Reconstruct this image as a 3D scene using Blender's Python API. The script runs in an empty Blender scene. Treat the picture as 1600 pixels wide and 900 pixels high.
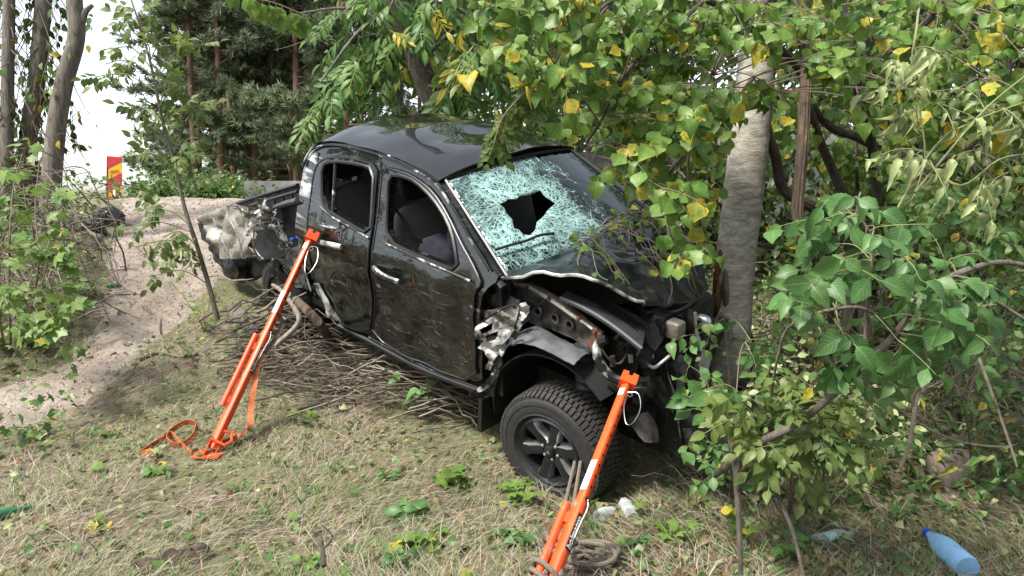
import bpy, bmesh, math, random
import numpy as np
from mathutils import Vector, Matrix, noise as mnoise
from mathutils.geometry import delaunay_2d_cdt
random.seed(7); RNG = np.random.default_rng(7)
scene = bpy.context.scene
COL = scene.collection
rad = math.radians

# ---------------------------------------------------------------- camera, sky, sun, exposure
CAM = Vector((0, 0, 1.65)); PITCH = rad(6.5); FPX = 1202.0
cd = bpy.data.cameras.new('camera'); cam = bpy.data.objects.new('camera', cd); COL.objects.link(cam)
cam.location = CAM; cam.rotation_euler = (rad(90) - PITCH, 0, 0)
cd.sensor_width = 36; cd.lens = 36 * FPX / 1600; cd.clip_start = 0.05; cd.clip_end = 3000
scene.camera = cam
world = bpy.data.worlds.new('World'); scene.world = world; world.use_nodes = True
wn = world.node_tree; wn.nodes.clear()
SUN_EL, SUN_AZ = rad(56), rad(235)
sky = wn.nodes.new('ShaderNodeTexSky'); sky.sky_type = 'NISHITA'; sky.sun_disc = False
sky.sun_elevation = SUN_EL; sky.sun_rotation = SUN_AZ
sky.air_density = 1.0; sky.dust_density = 1.5; sky.ozone_density = 1.0
hs = wn.nodes.new('ShaderNodeHueSaturation'); hs.inputs['Saturation'].default_value = 0.38
bg = wn.nodes.new('ShaderNodeBackground'); bg.inputs['Strength'].default_value = 0.125
wo = wn.nodes.new('ShaderNodeOutputWorld')
wn.links.new(sky.outputs[0], hs.inputs['Color']); wn.links.new(hs.outputs[0], bg.inputs['Color']); wn.links.new(bg.outputs[0], wo.inputs['Surface'])
sd = bpy.data.lights.new('sun', 'SUN'); sd.energy = 3.0; sd.angle = rad(11); sd.color = (1, 0.96, 0.88)
sun = bpy.data.objects.new('sun', sd); COL.objects.link(sun)
sdir = Vector((math.sin(SUN_AZ) * math.cos(SUN_EL), math.cos(SUN_AZ) * math.cos(SUN_EL), math.sin(SUN_EL)))
sun.rotation_euler = sdir.to_track_quat('Z', 'Y').to_euler()
vs = scene.view_settings; vs.view_transform = 'Standard'; vs.look = 'None'; vs.gamma = 1; vs.use_curve_mapping = False
vs.exposure = 1.5
scene.cycles.use_denoising = True; scene.cycles.max_bounces = 8; scene.cycles.transparent_max_bounces = 12
scene.cycles.caustics_reflective = False; scene.cycles.caustics_refractive = False
scene.render.film_transparent = False

# ---------------------------------------------------------------- helpers
FWD = Vector((0, math.cos(PITCH), -math.sin(PITCH))); RGT = Vector((1, 0, 0)); UPV = RGT.cross(FWD)
def ray(px, py): return FWD + RGT * ((px - 800) / FPX) + UPV * ((450 - py) / FPX)
def at(px, py, d): return CAM + ray(px, py) * d            # a point d metres into the scene
def toview(p):
    q = Vector(p) - CAM; z = q.dot(FWD)
    if z < 0.1: return (-9999, -9999, z)
    return (800 + FPX * q.dot(RGT) / z, 450 - FPX * q.dot(UPV) / z, z)
def nz(x, y, z=0): return mnoise.noise(Vector((x, y, z)))
def H(x, y):                                                # height of the ground
    r = math.log1p(math.exp(min(60, 3 * (y - 4.5)))) / 3
    a = 0.27 * r; cap = 1.69
    z = -math.log(math.exp(-min(60, a * 9)) + math.exp(-cap * 9)) / 9 - 0.05
    z += 0.05 * nz(x * .6, y * .6) + 0.025 * nz(x * 1.9, y * 1.9, 3) + 0.008 * nz(x * 6, y * 6, 5)
    z -= .075 * math.exp(-((x - .28) / .45) ** 2 - ((y - 4.25) / .45) ** 2)
    if x < -3.2 and y > 4: z += 0.4 * min(1, (-3.2 - x) / 2.5) * min(1, (y - 4) / 3) * max(0, min(1, (10.2 - y) / 3)) * (1 if x > -9 else max(0, (x + 14) / 5))
    if y > 40: z += 0.02 * (y - 40) if y < 120 else 1.6
    return z
def gp(px, py):                                             # where a line of sight meets the ground
    r = ray(px, py); t = 1.2
    for i in range(900):
        p = CAM + r * t
        if p.z < H(p.x, p.y): break
        t += 0.02
    return Vector((p.x, p.y, H(p.x, p.y)))
# truck frame: x forward, y to its left, z up, origin on the ground below the front axle
TR = Matrix.Translation((0.8196, 4.966, 0.0922)) @ Matrix.Rotation(rad(-44.3326), 4, 'Z') @ Matrix.Rotation(rad(10.8974), 4, 'Y') @ Matrix.Rotation(rad(11.6414), 4, 'X')
TRI = TR.inverted()
def tp(px, py, y):                                          # a point on a plane y = const of the truck
    o = TRI @ CAM; d = TRI.to_3x3() @ ray(px, py)
    return o + d * ((y - o.y) / d.y)

class MB:
    def __init__(s): s.v = []; s.f = []; s.m = []; s.mi = 0
    def add(s, vs, fs):
        o = len(s.v); s.v.extend([tuple(p) for p in vs]); s.f.extend([tuple(i + o for i in f) for f in fs]); s.m.extend([s.mi] * len(fs)); return s
    def box(s, c, d, M=None, taper=1.0):
        x, y, z = d[0] / 2, d[1] / 2, d[2] / 2; pts = []
        for sz in (-1, 1):
            k = taper if sz > 0 else 1
            for sx, sy in ((-1, -1), (1, -1), (1, 1), (-1, 1)):
                p = Vector((sx * x * k, sy * y * k, sz * z))
                if M is not None: p = M @ p
                pts.append(p + Vector(c))
        return s.add(pts, [(3, 2, 1, 0), (4, 5, 6, 7), (0, 1, 5, 4), (1, 2, 6, 5), (2, 3, 7, 6), (3, 0, 4, 7)])
    def tube(s, pts, r, n=6, cap=True, flat=1.0, up=None):
        pts = [Vector(p) for p in pts]; m = len(pts)
        rs = r if hasattr(r, '__len__') else [r] * m
        o = []; prev = None
        for i, p in enumerate(pts):
            t = (pts[min(i + 1, m - 1)] - pts[max(i - 1, 0)])
            if t.length < 1e-9: t = Vector((0, 0, 1))
            t.normalize()
            if prev is None:
                a = Vector(up) if up is not None else (Vector((0, 0, 1)) if abs(t.z) < .9 else Vector((1, 0, 0)))
            else: a = prev
            a = a - t * a.dot(t)
            if a.length < 1e-6: a = t.orthogonal()
            a.normalize(); prev = a; b = t.cross(a)
            for k in range(n):
                th = 2 * math.pi * k / n
                o.append(p + (a * math.cos(th) * flat + b * math.sin(th)) * rs[i])
        f = []
        for i in range(m - 1):
            for k in range(n):
                k2 = (k + 1) % n; f.append((i * n + k, i * n + k2, (i + 1) * n + k2, (i + 1) * n + k))
        if cap: f.append(tuple(range(n - 1, -1, -1))); f.append(tuple((m - 1) * n + k for k in range(n)))
        return s.add(o, f)
    def lathe(s, prof, n=24, M=None, closed=False):           # prof: (radius, height along z)
        o = []; m = len(prof)
        for (r, h) in prof:
            for k in range(n):
                th = 2 * math.pi * k / n; p = Vector((r * math.cos(th), r * math.sin(th), h))
                o.append(M @ p if M is not None else p)
        f = []
        for i in range(m if closed else m - 1):
            j = (i + 1) % m
            for k in range(n):
                k2 = (k + 1) % n; f.append((i * n + k, i * n + k2, j * n + k2, j * n + k))
        if not closed: f.append(tuple(range(n - 1, -1, -1))); f.append(tuple((m - 1) * n + k for k in range(n)))
        return s.add(o, f)
    def grid(s, fn, nu, nv, thick=0, flip=False):
        P = [[Vector(fn(i / (nu - 1), j / (nv - 1))) for j in range(nv)] for i in range(nu)]
        f = [(i * nv + j, (i + 1) * nv + j, (i + 1) * nv + j + 1, i * nv + j + 1) for i in range(nu - 1) for j in range(nv - 1)]
        V = [p for row in P for p in row]
        if not thick: return s.add(V, [q[::-1] for q in f] if flip else f)
        N = []
        for i in range(nu):
            for j in range(nv):
                a = P[min(i + 1, nu - 1)][j] - P[max(i - 1, 0)][j]; b = P[i][min(j + 1, nv - 1)] - P[i][max(j - 1, 0)]
                n_ = a.cross(b); N.append(n_.normalized() if n_.length > 1e-9 else Vector((0, 0, 1)))
        k = len(V); V2 = [p - n_ * thick for p, n_ in zip(V, N)]
        F = f + [tuple(x + k for x in q[::-1]) for q in f]
        ring = [i * nv for i in range(nu)] + [(nu - 1) * nv + j for j in range(1, nv)] + [i * nv + nv - 1 for i in range(nu - 2, -1, -1)] + [j for j in range(nv - 2, 0, -1)]
        for a, b in zip(ring, ring[1:] + ring[:1]): F.append((b, a, a + k, b + k))
        return s.add(V + V2, F)
    def build(s, name, mats, parent=None, sharp=40, smooth=True):
        me = bpy.data.meshes.new(name); me.from_pydata(s.v, [], s.f)
        mats = mats if isinstance(mats, (list, tuple)) else [mats]
        for m in mats: me.materials.append(m)
        if len(mats) > 1: me.polygons.foreach_set('material_index', s.m)
        if smooth:
            me.polygons.foreach_set('use_smooth', [True] * len(me.polygons)); me.set_sharp_from_angle(angle=rad(sharp))
        me.update()
        return link(name, me, parent)
def link(name, data, parent=None):
    o = bpy.data.objects.new(name, data); COL.objects.link(o)
    if parent is not None: o.parent = parent
    return o
def tag(o, label=None, cat=None, group=None, kind=None):
    if label: o['label'] = label
    if cat: o['category'] = cat
    if group: o['group'] = group
    if kind: o['kind'] = kind
    return o
def thing(name, label, cat, loc=(0, 0, 0), group=None, M=None):
    o = bpy.data.objects.new(name, None); COL.objects.link(o); o.empty_display_size = .1
    if M is not None: o.matrix_world = M
    else: o.location = loc
    return tag(o, label, cat, group)
def local(root, pts):                                       # world points in the frame of a root that is only moved
    return [Vector(p) - root.location for p in pts]
def spline(pts, n=6):                                       # smooth curve through points
    P = [Vector(p) for p in pts]
    if len(P) < 3: return [P[0].lerp(P[-1], i / n) for i in range(n + 1)]
    out = []
    for i in range(len(P) - 1):
        a = P[max(i - 1, 0)]; b = P[i]; c = P[i + 1]; d = P[min(i + 2, len(P) - 1)]
        for k in range(n):
            t = k / n
            out.append(.5 * ((2 * b) + (c - a) * t + (2 * a - 5 * b + 4 * c - d) * t * t + (3 * b - a - 3 * c + d) * t ** 3))
    out.append(P[-1]); return out
def chaikin(poly, it=1):
    for _ in range(it):
        q = []
        for a, b in zip(poly, poly[1:] + poly[:1]):
            q.append((a[0] * .75 + b[0] * .25, a[1] * .75 + b[1] * .25)); q.append((a[0] * .25 + b[0] * .75, a[1] * .25 + b[1] * .75))
        poly = q
    return poly
def inside(p, poly):
    x, y = p; c = False; j = len(poly) - 1
    for i in range(len(poly)):
        xi, yi = poly[i]; xj, yj = poly[j]
        if (yi > y) != (yj > y) and x < (xj - xi) * (y - yi) / (yj - yi) + xi: c = not c
        j = i
    return c
def subdiv(poly, st):
    o = []
    for a, b in zip(poly, poly[1:] + poly[:1]):
        n = max(1, int(math.dist(a, b) / st))
        o += [(a[0] + (b[0] - a[0]) * k / n, a[1] + (b[1] - a[1]) * k / n) for k in range(n)]
    return o
def sheet(mb, outline, holes, fn, step=.05, thick=.02, jit=.2):
    """a sheet cut to an outline with holes in a (u,v) plane; fn(u,v) gives (front point, inward unit direction)"""
    loops = [subdiv(l, step) for l in [outline] + list(holes)]
    V = []; E = []
    for l in loops:
        o = len(V); V += l; E += [(o + i, o + (i + 1) % len(l)) for i in range(len(l))]
    us = [p[0] for p in outline]; ws = [p[1] for p in outline]; u = min(us); rr = random.Random(3)
    while u < max(us):
        w = min(ws)
        while w < max(ws):
            q = (u + rr.uniform(-jit, jit) * step, w + rr.uniform(-jit, jit) * step)
            if inside(q, loops[0]) and not any(inside(q, h) for h in loops[1:]): V.append(q)
            w += step
        u += step
    vv, ee, ff = delaunay_2d_cdt([Vector(p) for p in V], E, [], 0, 1e-5)[:3]
    T = []
    for f in ff:
        c = (sum(vv[i].x for i in f) / 3, sum(vv[i].y for i in f) / 3)
        if inside(c, loops[0]) and not any(inside(c, h) for h in loops[1:]): T.append(tuple(f))
    A = []; B = []
    for p in vv:
        a, n_ = fn(p.x, p.y); A.append(Vector(a)); B.append(Vector(a) + Vector(n_) * thick)
    k = len(vv); F = []; cnt = {}
    for t in T:
        a, b, c = (A[i] for i in t); nn = (b - a).cross(c - a)
        if nn.dot(B[t[0]] - A[t[0]]) > 0: t = t[::-1]
        F.append(t); F.append(tuple(i + k for i in t[::-1]))
        for e in ((t[0], t[1]), (t[1], t[2]), (t[2], t[0])): cnt[e] = 1
    for e in list(cnt):
        if (e[1], e[0]) not in cnt: F.append((e[1], e[0], e[0] + k, e[1] + k))
    mb.add(A + B, F); return mb

# ---------------------------------------------------------------- materials
def mat(name):
    m = bpy.data.materials.new(name); m.use_nodes = True
    nt = m.node_tree; b = nt.nodes['Principled BSDF']; return m, nt, b
def N(nt, t, **k):
    n = nt.nodes.new(t)
    for a, v in k.items():
        if a in n.inputs: n.inputs[a].default_value = v
        else: setattr(n, a, v)
    return n
def ramp(nt, fac, stops, interp='LINEAR'):
    r = N(nt, 'ShaderNodeValToRGB'); cr = r.color_ramp; cr.interpolation = interp
    while len(cr.elements) < len(stops): cr.elements.new(.5)
    for e, (p, c) in zip(cr.elements, stops): e.position = p; e.color = (*c, 1) if len(c) == 3 else c
    nt.links.new(fac, r.inputs[0]); return r
def mixc(nt, fac, a, b, mode='MIX'):
    n = N(nt, 'ShaderNodeMix'); n.data_type = 'RGBA'; n.blend_type = mode
    for s, v in ((n.inputs[0], fac), (n.inputs[6], a), (n.inputs[7], b)):
        if hasattr(v, 'links') or hasattr(v, 'is_linked'): nt.links.new(v, s)
        elif isinstance(v, (int, float)): s.default_value = v
        else: s.default_value = (*v, 1)
    return n.outputs[2]
def math_(nt, op, a, b=None, c=None):
    n = N(nt, 'ShaderNodeMath'); n.operation = op
    for s, v in zip(n.inputs, (a, b, c)):
        if v is None: continue
        if hasattr(v, 'is_linked'): nt.links.new(v, s)
        else: s.default_value = v
    return n.outputs[0]
def coords(nt, which='Object', scale=(1, 1, 1), rot=(0, 0, 0)):
    tc = N(nt, 'ShaderNodeTexCoord'); mp = N(nt, 'ShaderNodeMapping'); mp.inputs['Scale'].default_value = scale; mp.inputs['Rotation'].default_value = rot
    nt.links.new(tc.outputs[which], mp.inputs[0]); return mp.outputs[0]
def tnoise(nt, vec, scale, detail=5, rough=.55, dist=0):
    n = N(nt, 'ShaderNodeTexNoise'); n.inputs['Scale'].default_value = scale; n.inputs['Detail'].default_value = detail; n.inputs['Roughness'].default_value = rough; n.inputs['Distortion'].default_value = dist
    if vec is not None: nt.links.new(vec, n.inputs['Vector'])
    return n.outputs[0]
def bump(nt, b, h, strength=.4, dist=.01):
    n = N(nt, 'ShaderNodeBump'); n.inputs['Strength'].default_value = strength; n.inputs['Distance'].default_value = dist
    nt.links.new(h, n.inputs['Height']); nt.links.new(n.outputs[0], b.inputs['Normal'])
def geo_pos(nt): return N(nt, 'ShaderNodeNewGeometry').outputs['Position']
def simple(name, c, rough=.6, metal=0, var=.25, scale=30, bmp=.15, c2=None, coat=0, spec=.5, lo=.35, hi=.65):
    m, nt, b = mat(name); co = coords(nt); f = tnoise(nt, co, scale)
    c2 = c2 or tuple(x * (1 - var) for x in c)
    col = ramp(nt, f, [(lo, c2), (hi, c)]); nt.links.new(col.outputs[0], b.inputs['Base Color'])
    b.inputs['Roughness'].default_value = rough; b.inputs['Metallic'].default_value = metal
    b.inputs['Specular IOR Level'].default_value = spec
    if coat: b.inputs['Coat Weight'].default_value = coat
    if bmp: bump(nt, b, f, bmp, .005)
    return m
M_ = {}
def build_materials():
    # ground: soil under matted straw
    m, nt, b = mat('soil'); p = geo_pos(nt)
    f1 = tnoise(nt, p, 1.3, 6); f2 = tnoise(nt, p, 28, 6, .7)
    c = ramp(nt, f2, [(.25, (.07, .052, .036)), (.5, (.155, .12, .085)), (.75, (.27, .215, .155))])
    c2 = ramp(nt, f2, [(.25, (.06, .055, .03)), (.5, (.13, .13, .06)), (.75, (.24, .21, .12))])
    k = ramp(nt, f1, [(.42, (0, 0, 0)), (.6, (1, 1, 1))])
    nt.links.new(mixc(nt, k.outputs[0], c.outputs[0], c2.outputs[0]), b.inputs['Base Color']); b.inputs['Roughness'].default_value = .95
    bump(nt, b, f2, .8, .03); M_['soil'] = m
    m, nt, b = mat('sand'); p = geo_pos(nt)
    f1 = tnoise(nt, p, 2.2, 5); f2 = tnoise(nt, p, 22, 8, .7); f3 = tnoise(nt, p, 90, 4, .7)
    c = ramp(nt, f2, [(.28, (.27, .22, .18)), (.5, (.50, .425, .36)), (.72, (.64, .56, .48))])
    k = ramp(nt, f1, [(.4, (.72, .68, .64)), (.65, (1, 1, 1))])
    nt.links.new(mixc(nt, 1.0, c.outputs[0], k.outputs[0], 'MULTIPLY'), b.inputs['Base Color']); b.inputs['Roughness'].default_value = .95
    bump(nt, b, math_(nt, 'ADD', f2, math_(nt, 'MULTIPLY', f3, .5)), 1.0, .06); M_['sand'] = m
    # foliage: colour per leaf from the mesh, veins from the leaf's own uv
    for nm, tr, rg in (('leaf', .42, .42), ('needle', .35, .6), ('grass', .25, .6)):
        m, nt, b = mat(nm); at_ = N(nt, 'ShaderNodeAttribute'); at_.attribute_name = 'Col'
        col = at_.outputs['Color']
        if nm == 'leaf':
            uv = N(nt, 'ShaderNodeUVMap'); uv.uv_map = 'UVMap'
            sp = N(nt, 'ShaderNodeSeparateXYZ'); nt.links.new(uv.outputs[0], sp.inputs[0])
            au = math_(nt, 'ABSOLUTE', sp.outputs[0])
            w = math_(nt, 'FRACT', math_(nt, 'MULTIPLY', math_(nt, 'SUBTRACT', sp.outputs[1], math_(nt, 'MULTIPLY', au, .28)), 8))
            ve = math_(nt, 'LESS_THAN', w, .13); mid = math_(nt, 'LESS_THAN', au, .05)
            vein = math_(nt, 'MAXIMUM', ve, mid)
            n1 = tnoise(nt, geo_pos(nt), 45, 3)
            ed = math_(nt, 'ADD', math_(nt, 'MULTIPLY', math_(nt, 'MULTIPLY', au, au), .30), math_(nt, 'MULTIPLY', n1, 1.1))
            y = math_(nt, 'SMOOTH_MIN', math_(nt, 'MAXIMUM', math_(nt, 'MULTIPLY', math_(nt, 'SUBTRACT', math_(nt, 'ADD', ed, at_.outputs['Alpha']), 1.18), 3), 0), 1, .1)
            c1 = mixc(nt, y, col, (.52, .40, .035))
            br = math_(nt, 'MAXIMUM', math_(nt, 'MULTIPLY', math_(nt, 'SUBTRACT', math_(nt, 'ADD', math_(nt, 'MULTIPLY', n1, .7), at_.outputs['Alpha']), 1.36), 4), 0)
            c1 = mixc(nt, math_(nt, 'MINIMUM', br, .8), c1, (.20, .10, .035))
            col = mixc(nt, math_(nt, 'MULTIPLY', vein, .28), c1, (.45, .5, .2))
            n2 = tnoise(nt, geo_pos(nt), 14, 2)
            col = mixc(nt, 1.0, col, ramp(nt, n2, [(.3, (.72, .74, .72)), (.7, (1.15, 1.15, 1.1))]).outputs[0], 'MULTIPLY')
            bump(nt, b, vein, .25, .002)
        nt.links.new(col, b.inputs['Base Color']); b.inputs['Roughness'].default_value = rg; b.inputs['Specular IOR Level'].default_value = .35
        t = N(nt, 'ShaderNodeBsdfTranslucent'); nt.links.new(col, t.inputs['Color'])
        mx = N(nt, 'ShaderNodeMixShader'); mx.inputs[0].default_value = tr
        nt.links.new(b.outputs[0], mx.inputs[1]); nt.links.new(t.outputs[0], mx.inputs[2]); nt.links.new(mx.outputs[0], nt.nodes['Material Output'].inputs['Surface'])
        M_[nm] = m
    # bark
    m, nt, b = mat('grey_bark'); co = coords(nt, scale=(1, 1, 3.2)); f = tnoise(nt, co, 9, 8, .65, .6); f2 = tnoise(nt, coords(nt, scale=(1, 1, 14)), 7, 4, .6); f3 = tnoise(nt, coords(nt), 3, 3)
    c = ramp(nt, f, [(.3, (.16, .148, .125)), (.5, (.32, .30, .26)), (.7, (.50, .475, .42))])
    k = ramp(nt, f2, [(.30, (.62, .58, .52)), (.44, (1, 1, 1))]); k3 = ramp(nt, f3, [(.35, (.65, .62, .55)), (.6, (1, 1, 1))])
    cc = mixc(nt, .35, c.outputs[0], k.outputs[0], 'MULTIPLY'); cc = mixc(nt, .8, cc, k3.outputs[0], 'MULTIPLY')
    nt.links.new(cc, b.inputs['Base Color']); b.inputs['Roughness'].default_value = .85; f4 = tnoise(nt, coords(nt, scale=(1, 1, 5)), 40, 6, .7); bump(nt, b, math_(nt, 'ADD', math_(nt, 'ADD', f, math_(nt, 'MULTIPLY', f2, .25)), math_(nt, 'MULTIPLY', f4, .6)), .8, .015); nt.links.new(mixc(nt, .7, cc, ramp(nt, f4, [(.36, (.45, .42, .38)), (.5, (1, 1, 1)), (.7, (1.2, 1.2, 1.18))]).outputs[0], 'MULTIPLY'), b.inputs['Base Color']); M_['grey_bark'] = m
    for nm, a, c_ in (('dark_bark', (.022, .018, .014), (.085, .07, .052)), ('pine_bark', (.07, .04, .028), (.23, .135, .09)), ('vine_bark', (.035, .023, .015), (.145, .105, .07)), ('trunk_bark', (.05, .043, .034), (.18, .155, .125))):
        m, nt, b = mat(nm); co = coords(nt, scale=(5, 5, .8)); f = tnoise(nt, co, 6, 8, .7, .4)
        c = ramp(nt, f, [(.35, a), (.65, c_)]); nt.links.new(c.outputs[0], b.inputs['Base Color']); b.inputs['Roughness'].default_value = .9; bump(nt, b, f, .8, .02); M_[nm] = m
    m, nt, b = mat('stick'); oi = N(nt, 'ShaderNodeObjectInfo'); f = tnoise(nt, coords(nt), 25, 5, .7)
    c = ramp(nt, oi.outputs['Random'], [(0, (.08, .062, .045)), (.4, (.165, .135, .105)), (.75, (.25, .215, .17)), (1, (.12, .09, .06))]); k = ramp(nt, f, [(.3, (.5, .48, .45)), (.65, (1.1, 1.1, 1.1))])
    nt.links.new(mixc(nt, 1, c.outputs[0], k.outputs[0], 'MULTIPLY'), b.inputs['Base Color']); b.inputs['Roughness'].default_value = .85; bump(nt, b, f, .5, .004); M_['stick'] = m
    M_['twig'] = simple('twig', (.15, .115, .08), .85, scale=20)
    M_['green_twig'] = simple('green_twig', (.20, .22, .09), .7, scale=20)
    M_['rot_wood'] = simple('rot_wood', (.09, .06, .04), .95, var=.8, scale=22, bmp=1)
    # truck paint: near-black green, clear-coated, scuffed along the direction of travel
    m, nt, b = mat('paint')
    co = coords(nt); st = coords(nt, scale=(1.1, 3, 7), rot=(0, rad(18), 0)); st2 = coords(nt, scale=(2.2, 4, 30), rot=(0, rad(9), 0))
    n1 = tnoise(nt, st, 2.2, 9, .68, .5); n2 = tnoise(nt, st2, 3, 6, .7); n3 = tnoise(nt, co, 1.7, 3); big = tnoise(nt, co, 55, 5, .7)
    sx = N(nt, 'ShaderNodeSeparateXYZ'); nt.links.new(co, sx.inputs[0])
    cp = N(nt, 'ShaderNodeMapRange'); nt.links.new(sx.outputs[0], cp.inputs[0])                     # rear pillar: heavily scraped
    for i, v in ((1, -2.40), (2, -2.66), (3, 0), (4, .17)): cp.inputs[i].default_value = v
    side = N(nt, 'ShaderNodeMapRange'); nt.links.new(sx.outputs[1], side.inputs[0])
    for i, v in ((1, -.58), (2, -.66), (3, 0), (4, 1)): side.inputs[i].default_value = v
    wide = math_(nt, 'MULTIPLY', side.outputs[0], math_(nt, 'ADD', cp.outputs[0], 0))
    sc = math_(nt, 'MULTIPLY', math_(nt, 'MAXIMUM', math_(nt, 'SUBTRACT', math_(nt, 'ADD', n1, wide), .63), 0), 12)
    fine = math_(nt, 'MULTIPLY', math_(nt, 'MAXIMUM', math_(nt, 'SUBTRACT', n2, .60), 0), 9)
    fine = math_(nt, 'MULTIPLY', fine, side.outputs[0])
    sc = math_(nt, 'MINIMUM', math_(nt, 'MULTIPLY', sc, math_(nt, 'ADD', math_(nt, 'MULTIPLY', big, 1.2), .1)), 1)
    pt = ramp(nt, tnoise(nt, coords(nt, scale=(1, 1, 1.6)), 2.4, 3, .5, .8), [(.40, (.06, .06, .06)), (.58, (1.25, 1.25, 1.25))])
    sc = math_(nt, 'MINIMUM', math_(nt, 'MULTIPLY', sc, math_(nt, 'MAXIMUM', pt.outputs[0], math_(nt, 'MULTIPLY', cp.outputs[0], 5))), 1)
    sc = math_(nt, 'MULTIPLY', sc, side.outputs[0])
    base = mixc(nt, math_(nt, 'MINIMUM', fine, .3), (.0045, .0055, .005), (.14, .15, .145))
    rd = math_(nt, 'MULTIPLY', math_(nt, 'MULTIPLY', math_(nt, 'MAXIMUM', math_(nt, 'SUBTRACT', tnoise(nt, coords(nt, scale=(1.2, 1, 5), rot=(0, rad(25), 0)), 1.6, 4, .6, 1.0), .68), 0), 5), side.outputs[0])
    base = mixc(nt, math_(nt, 'MINIMUM', rd, .25), base, (.16, .012, .01))
    hz_ = ramp(nt, tnoise(nt, coords(nt, scale=(1, 2, 1.7), rot=(0, rad(30), 0)), 2.6, 6, .62, 2.2), [(.54, (0, 0, 0)), (.66, (.10, .10, .10)), (.72, (.02, .02, .02))])
    hzf = math_(nt, 'MULTIPLY', hz_.outputs[0], side.outputs[0])
    base = mixc(nt, hzf, base, (.085, .09, .085))
    base = mixc(nt, sc, base, (.46, .47, .46))
    dust = ramp(nt, n3, [(.45, (0, 0, 0)), (.8, (.05, .05, .05))]); base = mixc(nt, dust.outputs[0], base, (.10, .095, .08))
    nt.links.new(base, b.inputs['Base Color'])
    rr = math_(nt, 'ADD', math_(nt, 'MULTIPLY', sc, .4), math_(nt, 'ADD', math_(nt, 'MULTIPLY', math_(nt, 'MINIMUM', fine, 1), .2), .10)); nt.links.new(rr, b.inputs['Roughness'])
    b.inputs['Coat Weight'].default_value = 1; b.inputs['Coat Roughness'].default_value = .035; b.inputs['Coat IOR'].default_value = 1.52; b.inputs['Specular IOR Level'].default_value = .05
    bump(nt, b, math_(nt, 'ADD', n1, math_(nt, 'MULTIPLY', n3, 2.0)), .16, .05); M_['paint'] = m
    m = m.copy(); m.name = 'dusty_paint'; b2 = m.node_tree.nodes['Principled BSDF']; b2.inputs['Coat Roughness'].default_value = .22; b2.inputs['Coat Weight'].default_value = .8; M_['dusty_paint'] = m
    M_['scraped'] = simple('scraped', (.50, .50, .48), .42, .35, .8, 7, .3, c2=(.02, .022, .021), lo=.42, hi=.60)
    M_['edge'] = simple('edge', (.45, .46, .45), .4, .2, .9, 9, .3, c2=(.008, .009, .009), lo=.56, hi=.66)
    M_['bare_metal'] = simple('bare_metal', (.34, .32, .28), .5, .45, .7, 9, .5, c2=(.11, .095, .075))
    M_['torn_metal'] = simple('torn_metal', (.46, .45, .43), .45, .55, .7, 11, .5, c2=(.05, .045, .04), lo=.40, hi=.58)
    M_['dull_metal'] = simple('dull_metal', (.10, .092, .084), .6, .4, .7, 14, .4, c2=(.022, .02, .018))
    M_['dark_metal'] = simple('dark_metal', (.028, .027, .026), .55, .3, .6, 16, .4)
    M_['rust'] = simple('rust', (.15, .06, .03), .85, .2, .6, 25, .5)
    M_['plastic'] = simple('plastic', (.013, .013, .014), .42, 0, .4, 40, .15)
    M_['grey_plastic'] = simple('grey_plastic', (.11, .115, .12), .5, 0, .45, 12, .3)
    M_['liner'] = simple('liner', (.028, .03, .034), .5, 0, .4, 18, .3)
    M_['rubber'] = simple('rubber', (.022, .021, .02), .75, 0, .5, 30, .3, c2=(.011, .011, .011))
    M_['tread'] = simple('tread', (.04, .037, .033), .85, 0, .5, 40, .4)
    M_['rim'] = simple('rim', (.06, .06, .064), .3, .75, .35, 10, .06)
    M_['rim_bright'] = simple('rim_bright', (.62, .63, .65), .28, .85, .2, 20, .05)
    M_['fabric'] = simple('fabric', (.125, .118, .118), .95, 0, .3, 90, .3)
    M_['dark_trim'] = simple('dark_trim', (.008, .008, .008), .8, 0, .3, 30, .1)
    M_['navy'] = simple('navy', (.010, .011, .022), .95, 0, .4, 14, .4)
    M_['red_cloth'] = simple('red_cloth', (.30, .14, .10), .9, 0, .8, 38, .6, c2=(.10, .018, .012))
    M_['belt'] = simple('belt', (.006, .006, .006), .7, 0, .2, 60, .1)
    m, nt, b = mat('orange'); co = coords(nt, scale=(1, 1, .35)); f = tnoise(nt, co, 30, 7, .7); g_ = tnoise(nt, coords(nt), 4, 4)
    c = ramp(nt, g_, [(.3, (.60, .060, .010)), (.65, (.80, .088, .013))]); w_ = ramp(nt, f, [(.60, (0, 0, 0)), (.66, (.75, .75, .75))]); d_ = ramp(nt, f, [(.30, (.55, .55, .55)), (.40, (0, 0, 0))])
    cc = mixc(nt, w_.outputs[0], c.outputs[0], (.30, .24, .21)); nt.links.new(mixc(nt, d_.outputs[0], cc, (.20, .06, .03)), b.inputs['Base Color']); b.inputs['Roughness'].default_value = .42; bump(nt, b, f, .12, .003); M_['orange'] = m
    M_['orange_strap'] = simple('orange_strap', (.58, .17, .06), .85, 0, .45, 20, .3)
    M_['hole'] = simple('hole', (.01, .008, .007), .9, bmp=0)
    M_['white_label'] = simple('white_label', (.66, .68, .64), .5, var=.15, bmp=.05)
    M_['black_label'] = simple('black_label', (.012, .012, .012), .45, bmp=.05)
    M_['white_print'] = simple('white_print', (.8, .8, .78), .5, var=.05, bmp=0)
    M_['blue_print'] = simple('blue_print', (.05, .32, .52), .5, var=.1, bmp=0)
    M_['steel'] = simple('steel', (.5, .5, .48), .35, .9, .2, 60, .05)
    M_['rope'] = simple('rope', (.20, .165, .13), .95, 0, .55, 160, .9)
    M_['concrete'] = simple('concrete', (.27, .265, .255), .9, 0, .55, 2.2, .3)
    M_['asphalt'] = simple('asphalt', (.10, .10, .10), .9, 0, .3, 40, .3)
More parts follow.
